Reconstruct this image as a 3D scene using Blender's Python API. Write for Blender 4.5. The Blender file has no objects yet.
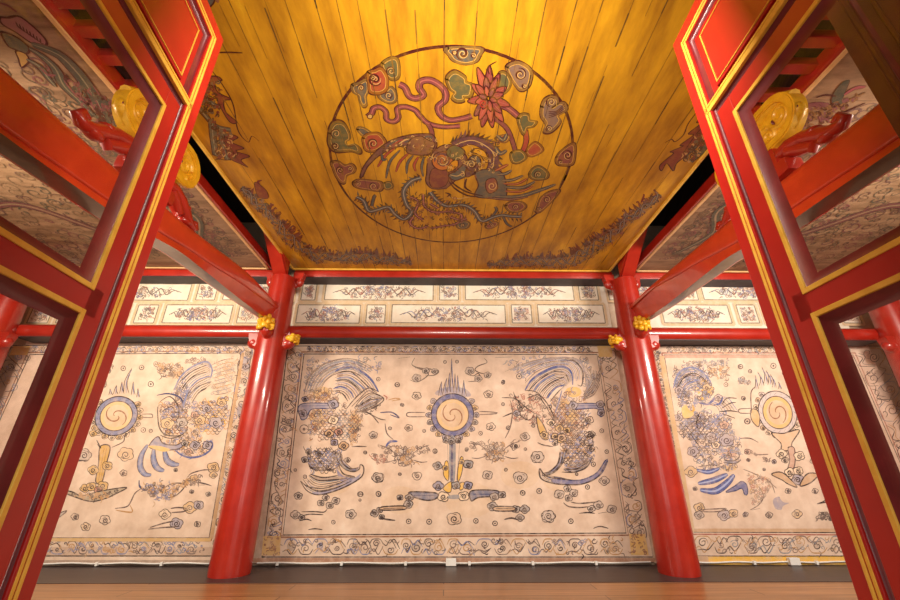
import bpy, bmesh, math, random
from mathutils import Vector, Matrix
from mathutils.geometry import tessellate_polygon
random.seed(11)
PI = math.pi
col = bpy.context.scene.collection

# ------------------------------------------------------------------ camera
FPX, TH, YAW, ROLL, H = 397.9, math.radians(23.40), math.radians(.734), math.radians(.046), .84
F = Vector((math.sin(YAW)*math.cos(TH), math.cos(YAW)*math.cos(TH), math.sin(TH)))
R0 = Vector((math.cos(YAW), -math.sin(YAW), 0)); U0 = R0.cross(F)
R = R0*math.cos(ROLL) + U0*math.sin(ROLL); U = -R0*math.sin(ROLL) + U0*math.cos(ROLL)
cam = bpy.data.cameras.new('camera'); camo = bpy.data.objects.new('camera', cam); col.objects.link(camo)
cam.sensor_width = 36; cam.lens = 36*FPX/900; cam.clip_start = .02
camo.matrix_world = Matrix(((R.x, U.x, -F.x, 0), (R.y, U.y, -F.y, 0), (R.z, U.z, -F.z, H), (0, 0, 0, 1)))
bpy.context.scene.camera = camo

def ray(x, y): return (x-450)*R + (300-y)*U + FPX*F
def on_wall(x, y, Y):
    d = ray(x, y); t = Y/d.y; return (d.x*t, H + d.z*t)
def on_ceil(x, y, Z):
    d = ray(x, y); t = (Z-H)/d.z; return (d.x*t, d.y*t)

# ------------------------------------------------------------------ materials
def lin(c): return tuple(((v/255)/12.92 if v/255 <= .04045 else ((v/255+.055)/1.055)**2.4) for v in c)
def nodes(name):
    m = bpy.data.materials.new(name); m.use_nodes = True
    nt = m.node_tree; return m, nt, nt.nodes['Principled BSDF']
def noisy(name, c1, c2, scale=6, rough=.5, stretch=(1, 1, 1), detail=6, bump=0, coat=0, metal=0, lo=.35, hi=.65, c3=None, spec=.5, rough2=None, coat_rough=.08):
    m, nt, b = nodes(name)
    tc = nt.nodes.new('ShaderNodeTexCoord'); mp = nt.nodes.new('ShaderNodeMapping'); mp.inputs['Scale'].default_value = stretch
    nt.links.new(tc.outputs['Object'], mp.inputs['Vector'])
    n = nt.nodes.new('ShaderNodeTexNoise'); n.inputs['Scale'].default_value = scale; n.inputs['Detail'].default_value = detail; n.inputs['Roughness'].default_value = .62
    nt.links.new(mp.outputs[0], n.inputs['Vector'])
    r = nt.nodes.new('ShaderNodeValToRGB'); r.color_ramp.elements[0].position = lo; r.color_ramp.elements[1].position = hi
    r.color_ramp.elements[0].color = (*c1, 1); r.color_ramp.elements[1].color = (*c2, 1)
    if c3:
        e = r.color_ramp.elements.new(min(.98, hi+.14)); e.color = (*c3, 1)
    nt.links.new(n.outputs['Fac'], r.inputs['Fac']); nt.links.new(r.outputs['Color'], b.inputs['Base Color'])
    b.inputs['Roughness'].default_value = rough; b.inputs['Metallic'].default_value = metal
    b.inputs['Specular IOR Level'].default_value = spec
    b.inputs['Coat Weight'].default_value = coat; b.inputs['Coat Roughness'].default_value = coat_rough
    if rough2 is not None:
        mr = nt.nodes.new('ShaderNodeMapRange'); mr.inputs[3].default_value = rough; mr.inputs[4].default_value = rough2
        nt.links.new(n.outputs['Fac'], mr.inputs[0]); nt.links.new(mr.outputs[0], b.inputs['Roughness'])
    if bump:
        bp = nt.nodes.new('ShaderNodeBump'); bp.inputs['Strength'].default_value = bump; bp.inputs['Distance'].default_value = .01
        nt.links.new(n.outputs['Fac'], bp.inputs['Height']); nt.links.new(bp.outputs[0], b.inputs['Normal'])
    return m, nt, b, n, r

def painted(name, c1, c2, scale, stretch=(1, 1, 1), wear=.55, rough=.7, c3=None, lo=.35, hi=.65, spec=.3, coat=0, wlo=.45, whi=.75):
    """pigment from the mesh's own paint attribute (alpha 0 = bare ground), worn through to the ground in patches"""
    m, nt, b, n, r = noisy(name, c1, c2, scale, rough, stretch, c3=c3, lo=lo, hi=hi, spec=spec, coat=coat)
    a = nt.nodes.new('ShaderNodeVertexColor'); a.layer_name = 'paint'
    tc = nt.nodes['Texture Coordinate']
    n2 = nt.nodes.new('ShaderNodeTexNoise'); n2.inputs['Scale'].default_value = 17; n2.inputs['Detail'].default_value = 7; n2.inputs['Roughness'].default_value = .7
    nt.links.new(tc.outputs['Object'], n2.inputs['Vector'])
    mr = nt.nodes.new('ShaderNodeMapRange'); mr.inputs[1].default_value = wlo; mr.inputs[2].default_value = whi; mr.inputs[3].default_value = 1; mr.inputs[4].default_value = 1-wear
    nt.links.new(n2.outputs['Fac'], mr.inputs[0])
    mu = nt.nodes.new('ShaderNodeMath'); mu.operation = 'MULTIPLY'
    nt.links.new(a.outputs['Alpha'], mu.inputs[0]); nt.links.new(mr.outputs[0], mu.inputs[1])
    mx = nt.nodes.new('ShaderNodeMix'); mx.data_type = 'RGBA'
    nt.links.new(mu.outputs[0], mx.inputs[0]); nt.links.new(r.outputs['Color'], mx.inputs[6]); nt.links.new(a.outputs['Color'], mx.inputs[7])
    nt.links.new(mx.outputs[2], b.inputs['Base Color'])
    return m

M = {}
MATS = M
M['brown'] = noisy('shade_browned_lacquer', (.075, .014, .006), (.12, .024, .009), 5, .4, coat=.2)[0]  # door red and gold as they look in shade, dimness painted in
M['red'] = noisy('red_lacquer', (.34, .013, .006), (.43, .021, .009), 5, .28, coat=.45, detail=3, rough2=.36)[0]
M['red_door'] = noisy('red_door_lacquer', (.36, .008, .006), (.44, .013, .008), 4, .36, coat=.12, detail=3, rough2=.4, coat_rough=.15)[0]
M['beam'] = noisy('beam_lacquer', (.50, .030, .008), (.62, .045, .012), 5, .3, coat=.7, detail=3)[0]; M['beam'].node_tree.nodes['Principled BSDF'].inputs['Coat IOR'].default_value = 1.6
M['underside_shade'] = noisy('painted_underside_shade', (.030, .020, .026), (.055, .038, .045), 7, .55)[0]  # dark tone that paints the shade under rails and ceiling beams
M['soffit'] = noisy('shade_toned_soffit', (.075, .042, .036), (.135, .085, .075), 5, .3, coat=.9, detail=3)[0]  # tie beam underside: shade and grey reflection put into the colour
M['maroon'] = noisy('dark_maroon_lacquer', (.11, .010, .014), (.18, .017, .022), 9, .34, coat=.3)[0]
M['gold'] = noisy('gold_leaf_paint', (.68, .33, .008), (.86, .47, .018), 14, .4, metal=.05, coat=.1)[0]
M['goldtrim'] = noisy('gold_trim_paint', (.68, .36, .035), (.84, .50, .07), 14, .4, metal=.05)[0]
M['ceil'] = painted('gilded_planks', (.30, .120, .006), (.60, .288, .010), 3.2, (2.2, .55, 1), wear=.35, rough=.42, c3=(.74, .405, .016), lo=.3, hi=.62, spec=.4)
M['fresco'] = painted('plaster_fresco', (.63, .45, .335), (.80, .61, .48), 5, wear=.62, rough=.85, c3=(.84, .70, .58), spec=.2)
M['frieze'] = painted('frieze_plaster', (.80, .68, .53), (.88, .80, .68), 6, wear=.5, rough=.8, spec=.2)
M['side'] = painted('painted_boards', (.19, .11, .058), (.36, .225, .128), 5, (.5, 2.2, 1), wear=.35, rough=.55)
M['wall'] = noisy('bare_plaster', (.40, .28, .19), (.55, .42, .31), 5, .85)[0]
M['dark'] = noisy('dark_stained_wood', (.032, .020, .020), (.058, .038, .036), 8, .4, (.4, 6, 6))[0]
M['attic'] = noisy('sooty_red_wood', (.34, .016, .008), (.44, .024, .012), 6, .4)[0]
M['roof'] = noisy('roof_boards', (.022, .013, .011), (.05, .03, .024), 6, .8, (6, .5, 1))[0]
M['bead'] = noisy('pale_bead', (.62, .36, .14), (.75, .47, .22), 9, .5)[0]
M['white'] = noisy('white_plastic', (.75, .72, .68), (.85, .82, .78), 9, .4)[0]
def floor_mat():
    m, nt, b, n, r = noisy('floor_boards', (.29, .125, .045), (.48, .23, .09), 3.5, .33, (.35, 7, 1), coat=.15)
    tc = nt.nodes['Texture Coordinate']
    bt = nt.nodes.new('ShaderNodeTexBrick'); bt.inputs['Scale'].default_value = 1; bt.inputs['Mortar Size'].default_value = .004
    bt.inputs['Brick Width'].default_value = 2.4; bt.inputs['Row Height'].default_value = .17
    bt.inputs['Color1'].default_value = (.8, .8, .8, 1); bt.inputs['Color2'].default_value = (1, 1, 1, 1); bt.inputs['Mortar'].default_value = (.2, .15, .12, 1)
    nt.links.new(tc.outputs['Object'], bt.inputs['Vector'])
    mx = nt.nodes.new('ShaderNodeMix'); mx.data_type = 'RGBA'; mx.blend_type = 'MULTIPLY'; mx.inputs[0].default_value = 1
    nt.links.new(r.outputs['Color'], mx.inputs[6]); nt.links.new(bt.outputs['Color'], mx.inputs[7]); nt.links.new(mx.outputs[2], b.inputs['Base Color'])
    return m
M['floor'] = floor_mat()
def glass_mat():
    m = bpy.data.materials.new('window_glass'); m.use_nodes = True; nt = m.node_tree; nt.nodes.clear()
    o = nt.nodes.new('ShaderNodeOutputMaterial'); mx = nt.nodes.new('ShaderNodeMixShader'); t = nt.nodes.new('ShaderNodeBsdfTransparent'); g = nt.nodes.new('ShaderNodeBsdfGlossy')
    fr = nt.nodes.new('ShaderNodeFresnel'); fr.inputs['IOR'].default_value = 1.3
    t.inputs['Color'].default_value = (.97, .95, .94, 1); g.inputs['Roughness'].default_value = .03
    ge = nt.nodes.new('ShaderNodeNewGeometry'); inv_ = nt.nodes.new('ShaderNodeMath'); inv_.operation = 'SUBTRACT'; inv_.inputs[0].default_value = 1; nt.links.new(ge.outputs['Backfacing'], inv_.inputs[1])
    mu = nt.nodes.new('ShaderNodeMath'); mu.operation = 'MULTIPLY'; nt.links.new(fr.outputs[0], mu.inputs[0]); nt.links.new(inv_.outputs[0], mu.inputs[1])
    nt.links.new(mu.outputs[0], mx.inputs[0]); nt.links.new(t.outputs[0], mx.inputs[1]); nt.links.new(g.outputs[0], mx.inputs[2]); nt.links.new(mx.outputs[0], o.inputs[0])
    return m
M['glass'] = glass_mat()

# ------------------------------------------------------------------ object helpers
def tag(o, label=None, cat=None, group=None, kind=None):
    if label: o['label'] = label
    if cat: o['category'] = cat
    if group: o['group'] = group
    if kind: o['kind'] = kind
    return o
def empty(name, loc, label, cat, group=None, kind=None, rz=0):
    o = bpy.data.objects.new(name, None); col.objects.link(o); o.location = loc; o.rotation_euler[2] = rz; o.empty_display_size = .1
    return tag(o, label, cat, group, kind)
def obj(name, bm, mat, parent=None, smooth=None):
    me = bpy.data.meshes.new(name)
    bmesh.ops.recalc_face_normals(bm, faces=bm.faces)
    bm.to_mesh(me); bm.free(); me.materials.append(mat)
    o = bpy.data.objects.new(name, me); col.objects.link(o)
    if smooth is not None:
        for p in me.polygons: p.use_smooth = True
        me.set_sharp_from_angle(angle=math.radians(smooth))
    if parent: o.parent = parent
    return o
def box(bm, a, b, bev=0):
    g = bmesh.ops.create_cube(bm, size=1)['verts']
    for v in g: v.co = Vector([(a[i]+b[i])/2 + v.co[i]*(b[i]-a[i]) for i in range(3)])
    if bev:
        es = list({e for v in g for e in v.link_edges})
        bmesh.ops.bevel(bm, geom=es, offset=bev, segments=2, profile=.6, affect='EDGES')
def loft(bm, rings, cap=True, closed=True):
    vs = [[bm.verts.new(p) for p in r] for r in rings]
    n = len(vs[0])
    for a, b in zip(vs, vs[1:]):
        for i in range(n if closed else n-1):
            j = (i+1) % n; bm.faces.new((a[i], a[j], b[j], b[i]))
    if cap: bm.faces.new(list(reversed(vs[0]))); bm.faces.new(vs[-1])
def lathe(bm, prof, c=(0, 0), n=40):
    loft(bm, [[(c[0]+r*math.cos(2*PI*i/n), c[1]+r*math.sin(2*PI*i/n), z) for i in range(n)] for r, z in prof])
def tube(bm, pts, rad, n=10):
    pts = [Vector(p) for p in pts]; rings = []; prev = None
    for i, p in enumerate(pts):
        t = (pts[min(i+1, len(pts)-1)] - pts[max(i-1, 0)]).normalized()
        up = prev if prev else (Vector((0, 0, 1)) if abs(t.z) < .9 else Vector((1, 0, 0)))
        s = t.cross(up).normalized(); u = s.cross(t).normalized(); prev = u
        r = rad[i] if isinstance(rad, (list, tuple)) else rad
        rings.append([p + r*(s*math.cos(2*PI*k/n) + u*math.sin(2*PI*k/n)) for k in range(n)])
    loft(bm, rings)
def ball(bm, c, r, seg=12):
    g = bmesh.ops.create_uvsphere(bm, u_segments=seg, v_segments=seg//2+2, radius=1)['verts']
    rr = r if isinstance(r, (list, tuple)) else (r, r, r)
    for v in g: v.co = Vector((c[0]+v.co.x*rr[0], c[1]+v.co.y*rr[1], c[2]+v.co.z*rr[2]))
def prism_x(bm, poly, x0, x1):      # outline in (y, z) extruded along x
    loft(bm, [[(x0, y, z) for y, z in poly], [(x1, y, z) for y, z in poly]])

# ------------------------------------------------------------------ painting helpers
def smooth_pts(pts, step, closed=False):
    n = len(pts)
    if n < 3: return list(pts)
    out = []
    rng = range(n if closed else n-1)
    for i in rng:
        p0 = pts[(i-1) % n] if closed or i > 0 else pts[0]
        p1 = pts[i]; p2 = pts[(i+1) % n]
        p3 = pts[(i+2) % n] if closed or i+2 < n else pts[-1]
        L = math.hypot(p2[0]-p1[0], p2[1]-p1[1]); k = max(2, min(14, int(L/step)+1))
        for j in range(k):
            t = j/k
            out.append(tuple(.5*((2*p1[q]) + (-p0[q]+p2[q])*t + (2*p0[q]-5*p1[q]+4*p2[q]-p3[q])*t*t + (-p0[q]+3*p1[q]-3*p2[q]+p3[q])*t**3) for q in (0, 1)))
    if not closed: out.append(pts[-1])
    return out
class Paint:
    """strokes and washes lying on one plane; coordinates traced at (x, y) of the picture are carried onto the plane by pj"""
    def __init__(s, pj, place, px):
        s.pj, s.place, s.px = pj, place, px       # px: size of a traced unit in metres, for line widths
        s.v, s.f, s.c, s.k = [], [], [], 0
        s.o = (0, 0); s.z = 1.
    def at(s, o, z): s.o, s.z = o, z; return s
    def T(s, p): return (s.o[0]+p[0]/s.z, s.o[1]+p[1]/s.z)
    def off(s):
        if s.low: s.kl += 1; return (.0002 if s.low == 1 else .0005) + (s.kl % 300)*9e-7
        s.k += 1; return .001 + (s.k % 2000)*1.5e-6
    low, kl = 0, 0
    def poly2(s, q, c, a=1.):
        """q: outline in plane coordinates"""
        tr = tessellate_polygon([[Vector((x, y, 0)) for x, y in q]])
        b = len(s.v); o = s.off(); s.v += [s.place(x, y, o) for x, y in q]
        for t in tr: s.f.append(tuple(b+i for i in t)); s.c.append((*c, a))
    def line2(s, q, w, c, a=1., taper=False):
        n = len(q)
        if n < 2: return
        b = len(s.v); o = s.off()
        for i, p in enumerate(q):
            p0, p1 = q[max(i-1, 0)], q[min(i+1, n-1)]
            dx, dy = p1[0]-p0[0], p1[1]-p0[1]; L = math.hypot(dx, dy) or 1e-9
            h = w*.5
            if taper: h *= .3 + .7*math.sin(PI*min(1, max(0, i/(n-1)))) ** .6
            s.v.append(s.place(p[0]-dy/L*h, p[1]+dx/L*h, o)); s.v.append(s.place(p[0]+dy/L*h, p[1]-dx/L*h, o))
        for i in range(n-1):
            s.f.append((b+2*i, b+2*i+1, b+2*i+3, b+2*i+2)); s.c.append((*c, a))
    def fill(s, pts, c, a=1., line=None, lw=.8, sm=True):
        P = [s.T(p) for p in pts]
        if sm: P = smooth_pts(P, 1.6, True)
        q = [s.pj(*p) for p in P]; s.poly2(q, c, a)
        if line: s.line2(q+q[:2], lw*s.px, line)
    def stroke(s, pts, c, w=.9, a=1., closed=False, taper=True, sm=True):
        P = [s.T(p) for p in pts]
        if sm: P = smooth_pts(P, 1.4, closed)
        if closed: P = P+P[:2]; taper = False
        s.line2([s.pj(*p) for p in P], w*s.px, c, a, taper)
    def ring(s, c, r, t0=0, turns=1., r1=None, n=None):
        rx, ry = r if isinstance(r, tuple) else (r, r); k = 1 if r1 is None else r1
        n = n or max(8, int(16*abs(turns)))
        return [(c[0]+rx*(1+(k-1)*i/n)*math.cos(t0+2*PI*turns*i/n), c[1]+ry*(1+(k-1)*i/n)*math.sin(t0+2*PI*turns*i/n)) for i in range(n+1)]
    def spiral(s, c, r, col_, w=.9, turns=1.7, d=1, t0=None, a=1.):
        t0 = random.uniform(0, 6.28) if t0 is None else t0
        s.stroke(s.ring(c, r, t0, turns*d, .15), col_, w, a)
    def ellipse(s, c, r, col_, a=1., line=None, lw=.8):
        s.low = 1 if a < .65 and not line else 0; s.fill(s.ring(c, r)[:-1], col_, a, line, lw, False); s.low = 0
    def fan(s, A, B, n, cols, w=.75):
        """feather lines running between two curves"""
        A, B = smooth_pts(A, 12), smooth_pts(B, 12); m = 14
        g = lambda P, t: P[min(len(P)-1, int(t*(len(P)-1)+.5))]
        for k in range(n+1):
            f = k/n; j = random.uniform(-.02, .02)
            s.stroke([(g(A, i/m)[0]*(1-f)+g(B, i/m)[0]*f, g(A, i/m)[1]*(1-f)+g(B, i/m)[1]*f) for i in range(1 if k % 2 else 0, m)], cols[k % len(cols)], w)
        for k in range(n*3):
            f = random.random(); t = random.random()*.9; a_, b_ = g(A, t), g(B, t); c_, d_ = g(A, t+.07), g(B, t+.07); f2 = min(1, f+.7/n)
            s.stroke([(a_[0]*(1-f)+b_[0]*f, a_[1]*(1-f)+b_[1]*f), (c_[0]*(1-f2)+d_[0]*f2, c_[1]*(1-f2)+d_[1]*f2)], random.choice(cols), w*.8)
    def scales(s, x0, x1, y0, y1, st, cols, w=.7):
        y = y0; r = 0
        while y < y1:
            x = x0+(st*.5 if r % 2 else 0)
            while x < x1:
                if ((x-(x0+x1)/2)/((x1-x0)/2))**2+((y-(y0+y1)/2)/((y1-y0)/2))**2 < 1: s.stroke([(x-st*.5, y), (x-st*.3, y+st*.4), (x, y+st*.5), (x+st*.3, y+st*.4), (x+st*.5, y)], random.choice(cols), w)
                x += st
            y += st*.6; r += 1
    def puff(s, c, r, col_, fill=None, w=.9, lobes=5, fa=.5, d=1, sp=1):
        """scalloped little cloud with a curl inside"""
        t0 = random.uniform(0, 6.28); n = lobes*5
        o = [(c[0]+r*(.82+.2*abs(math.sin(lobes*(2*PI*i/n)/2)))*math.cos(t0+2*PI*i/n), c[1]+r*.85*(.82+.2*abs(math.sin(lobes*(2*PI*i/n)/2)))*math.sin(t0+2*PI*i/n)) for i in range(n)]
        if fill: s.fill(o, fill, fa, None, .8, False)
        s.stroke(o, col_, w*.62, closed=True, sm=False)
        for q in range(sp): s.spiral((c[0]+(q-(sp-1)/2)*r*.5, c[1]+r*.08), r*.5/(1 if sp == 1 else 1.4), col_, w*.95, 1.6, d)
        for q in range(2): t1 = random.uniform(0, 6.28); s.stroke([(c[0]+r*k_*math.cos(t1+b_), c[1]+r*.85*k_*math.sin(t1+b_)) for k_, b_ in ((.62, 0), (.7, .35), (.6, .75))], col_, w*.55)
    def dot(s, c, r, col_): s.stroke(s.ring(c, r)[:-1], col_, .7, closed=True, sm=False); s.ellipse(c, r*.35, col_)
    def scribble(s, area, n, cols, r=(1.2, 3.), w=.7, a=.9, dens=2.1):
        """dense small curls filling an outlined area"""
        xs = [p[0] for p in area]; ys = [p[1] for p in area]; k = 0; tries = 0; n = int(n*dens); w = w*1.15
        while k < n and tries < n*30:
            tries += 1; x, y = random.uniform(min(xs), max(xs)), random.uniform(min(ys), max(ys)); ins = False
            for i in range(len(area)):
                (x1, y1), (x2, y2) = area[i], area[i-1]
                if (y1 > y) != (y2 > y) and x < (x2-x1)*(y-y1)/(y2-y1)+x1: ins = not ins
            if not ins: continue
            k += 1; c = random.choice(cols); rr = random.uniform(*r)*s.z
            if random.random() < .55: s.spiral((x, y), rr, c, w, random.uniform(.6, 1.5), random.choice((-1, 1)), a=a)
            else:
                t = random.uniform(0, 6.28)
                s.stroke([(x, y), (x+rr*math.cos(t), y+rr*math.sin(t)), (x+2*rr*math.cos(t+.7), y+2*rr*math.sin(t+.7))], c, w, a)
    def scroll(s, p, q, h, cols, w=.75, flip=1):
        """running border of scrolling clouds and leaves between p and q"""
        L = math.hypot(q[0]-p[0], q[1]-p[1]); u = ((q[0]-p[0])/L, (q[1]-p[1])/L); v = (-u[1], u[0])
        X = lambda a, b: (p[0]+u[0]*a+v[0]*b, p[1]+u[1]*a+v[1]*b)
        a, i, hh = h*.3, 0, h*.5
        while a < L-h*.25:
            st = h*random.uniform(.55, 1.05); sg = 1 if i % 2 else -1; i += 1; c = random.choice(cols)
            if random.random() < .18: s.ellipse(X(a, 0), hh*random.uniform(.3, .6), random.choice(cols), .35)
            s.spiral(X(a, sg*hh*random.uniform(.05, .4)), hh*random.uniform(.3, .58), c, w, random.uniform(1.2, 1.9), random.choice((-1, 1)))
            for k in range(2):
                t = random.uniform(-.2, .2)*h
                s.stroke([X(a-st*.5+t, -sg*hh*random.uniform(.5, .9)), X(a-st*.2+t, -sg*hh*random.uniform(.1, .5)), X(a+st*.1+t, -sg*hh*random.uniform(.5, .9)), X(a+st*.45+t, sg*hh*random.uniform(-.3, .5))], random.choice(cols), w*.9)
            s.stroke([X(a-st*.5, sg*hh*.2), X(a-st*.3, sg*hh*.8), X(a+.05*st, sg*hh*.88), X(a+st*.3, sg*hh*.8), X(a+st*.5, sg*hh*.25)], random.choice(cols), w)
            a += st
        for k in range(int(L/h*5)):
            z = X(random.uniform(0, L), random.uniform(-.85, .85)*hh); t = random.uniform(0, 6.28); r = h*random.uniform(.07, .2)
            if random.random() < .6: s.spiral(z, r, random.choice(cols), w*.85, random.uniform(.6, 1.4), random.choice((-1, 1)))
            else: s.stroke([z, (z[0]+r*math.cos(t), z[1]+r*math.sin(t)), (z[0]+2*r*math.cos(t+.8), z[1]+2*r*math.sin(t+.8))], random.choice(cols), w*.9)
    def under(s, *a, **k):
        s.low = 2; s.scribble(*a, a=.9, **k); s.low = 0
    def build(s, name, mat, parent, base=None, kind=None):
        """base: faces of the ground itself (verts, faces) that carry no pigment"""
        v, f, c = list(s.v), list(s.f), list(s.c)
        if base:
            b = len(v); v += base[0]
            for q in base[1]: f.append(tuple(b+i for i in q)); c.append((1, 1, 1, 0))
        me = bpy.data.meshes.new(name); me.from_pydata(v, [], f)
        at = me.color_attributes.new('paint', 'FLOAT_COLOR', 'CORNER')
        buf = []
        for p in me.polygons:
            buf += list(c[p.index])*p.loop_total
        at.data.foreach_set('color', buf)
        me.materials.append(mat); me.update()
        o = bpy.data.objects.new(name, me); col.objects.link(o)
        if parent: o.parent = parent
        if kind: o['kind'] = kind
        return o
def slab(a, b):
    x0, y0, z0 = a; x1, y1, z1 = b
    v = [(x0, y0, z0), (x1, y0, z0), (x1, y1, z0), (x0, y1, z0), (x0, y0, z1), (x1, y0, z1), (x1, y1, z1), (x0, y1, z1)]
    return v, [(0, 3, 2, 1), (4, 5, 6, 7), (0, 1, 5, 4), (1, 2, 6, 5), (2, 3, 7, 6), (3, 0, 4, 7)]

# ------------------------------------------------------------------ layout
XC, A = .109, 2.0195
XL, XR, YC = XC-A, XC+A, 4.25             # the two columns in view
SL, SR = XL-3.07, XR+3.03                 # the outer columns of the side bays
YW, YM = 4.62, 4.59                       # back wall, face of the murals
ZC = 3.13                                 # ceiling

# the room
bm = bmesh.new(); box(bm, (SL-1, -2.2, -.06), (SR+1, 3.945, 0)); tag(obj('floor', bm, M['floor']), 'varnished orange-brown floorboards in front of the painted wall', 'floor', kind='structure')
bm = bmesh.new(); box(bm, (SL-1, 3.945, -.06), (SR+1, YW, .004)); tag(obj('trim_1', bm, M['dark']), 'dark wooden border strip of the floor along the painted wall', 'floor border', kind='structure')
bm = bmesh.new(); box(bm, (SL-1, YW, -.06), (SR+1, YW+.15, 4.3)); tag(obj('wall_back', bm, M['wall']), 'bare plaster back wall behind the murals', 'wall', kind='structure')
bm = bmesh.new(); box(bm, (SL-1.15, -.4, -.06), (SL-1, YW, 4.3)); tag(obj('wall_left', bm, M['wall']), 'plain plaster wall closing the left side bay', 'wall', kind='structure')
bm = bmesh.new(); box(bm, (SR+1, -.4, -.06), (SR+1.15, YW, 4.3)); tag(obj('wall_right', bm, M['wall']), 'plain plaster wall closing the right side bay', 'wall', kind='structure')
bm = bmesh.new()
for y0, z0, y1, z1 in ((YW+.15, 3.9, 2.09, 5.3), (-.6, 3.9, 2.09, 5.3)):
    loft(bm, [[(x, y0, z0), (x, y1, z1), (x, y1, z1+.08), (x, y0, z0+.08)] for x in (SL-1.15, SR+1.15)])
tag(obj('ceiling_roof', bm, M['roof']), 'dark boarded underside of the roof above the ceilings', 'roof', kind='structure')

# ------------------------------------------------------------------ murals
K1, K2, K3 = lin((66, 52, 52)), lin((92, 75, 74)), lin((122, 100, 92))
BL, BL2, BL3 = lin((92, 98, 146)), lin((124, 128, 162)), lin((66, 70, 108))
OC, OC2, YE = lin((205, 160, 84)), lin((186, 140, 92)), lin((228, 176, 50))
GR, BR, RD = lin((132, 134, 142)), lin((150, 100, 74)), lin((170, 100, 84))
CR = lin((236, 208, 176))
PXM = .0117
def wall_paint(): return Paint(lambda x, y: on_wall(x, y, YM), lambda a, b, o: (a, YM-o, b), PXM)
LINES = [K1, K2, K2, K3, GR, BL2, OC2]

def rect_stroke(p, pts, c, w): p.stroke(pts+[pts[0]], c, w, taper=False, sm=False)

def mural(x0, x1, label, field, border, outer, inner, figures, scroll_cols, corners):
    m = empty('wall_mural', ((x0+x1)/2, YM+.015, 0), label, 'mural')
    m_inv = Matrix.Translation((-(x0+x1)/2, -(YM+.015), 0))
    made = []
    p = wall_paint(); field(p); made.append(p.build('painted_field', M['fresco'], None, slab((x0, YM, .03), (x1, YW, 2.262))))
    p = wall_paint(); border(p); made.append(p.build('scroll_border', M['fresco'], None))
    for nm, fn in figures:
        p = wall_paint(); fn(p); made.append(p.build(nm, M['fresco'], None))
    for o in made:
        o.data.transform(m_inv); o.parent = m
    return m

def trace(p, o, lst, c, w=.9, a=1.):
    p.at(o, 6)
    for q in lst: p.stroke(q, c, w, a)

def border_frame(p, TL, TR, BR_, BL_, tl, tr, br, bl, corner, cols, redline):
    """outer corners, inner corners in picture coordinates"""
    p.at((0, 0), 1)
    for a in ((TL, TR, BR_, BL_),): rect_stroke(p, list(a), K2, 1.)
    rect_stroke(p, [tl, tr, br, bl], K1, 1.)
    off = lambda P, dx, dy: (P[0]+dx, P[1]+dy)
    rect_stroke(p, [off(tl, -2.2, -2), off(tr, 2.2, -2), off(br, 2.4, 2.2), off(bl, -2.4, 2.2)], redline, 1.3)
    mid = lambda P, Q: ((P[0]+Q[0])/2, (P[1]+Q[1])/2)
    d = lambda P, Q: math.hypot(P[0]-Q[0], P[1]-Q[1])
    hT = abs(tl[1]-TL[1])*.8; hB = abs(BL_[1]-bl[1])*.8; hL = abs(bl[0]-BL_[0])*.72; hR = abs(BR_[0]-br[0])*.72
    yT = (TL[1]+tl[1])/2-.5; yB = (BL_[1]+bl[1])/2+.6
    p.scroll((tl[0]+3, yT), (tr[0]-3, yT), hT, cols, .7)
    p.scroll((bl[0]+3, yB), (br[0]-3, yB), hB, cols, .85)
    p.scroll(mid(TL, tl), mid(BL_, bl), hL, cols, .8); p.scroll(mid(TR, tr), mid(BR_, br), hR, cols, .8)

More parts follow.
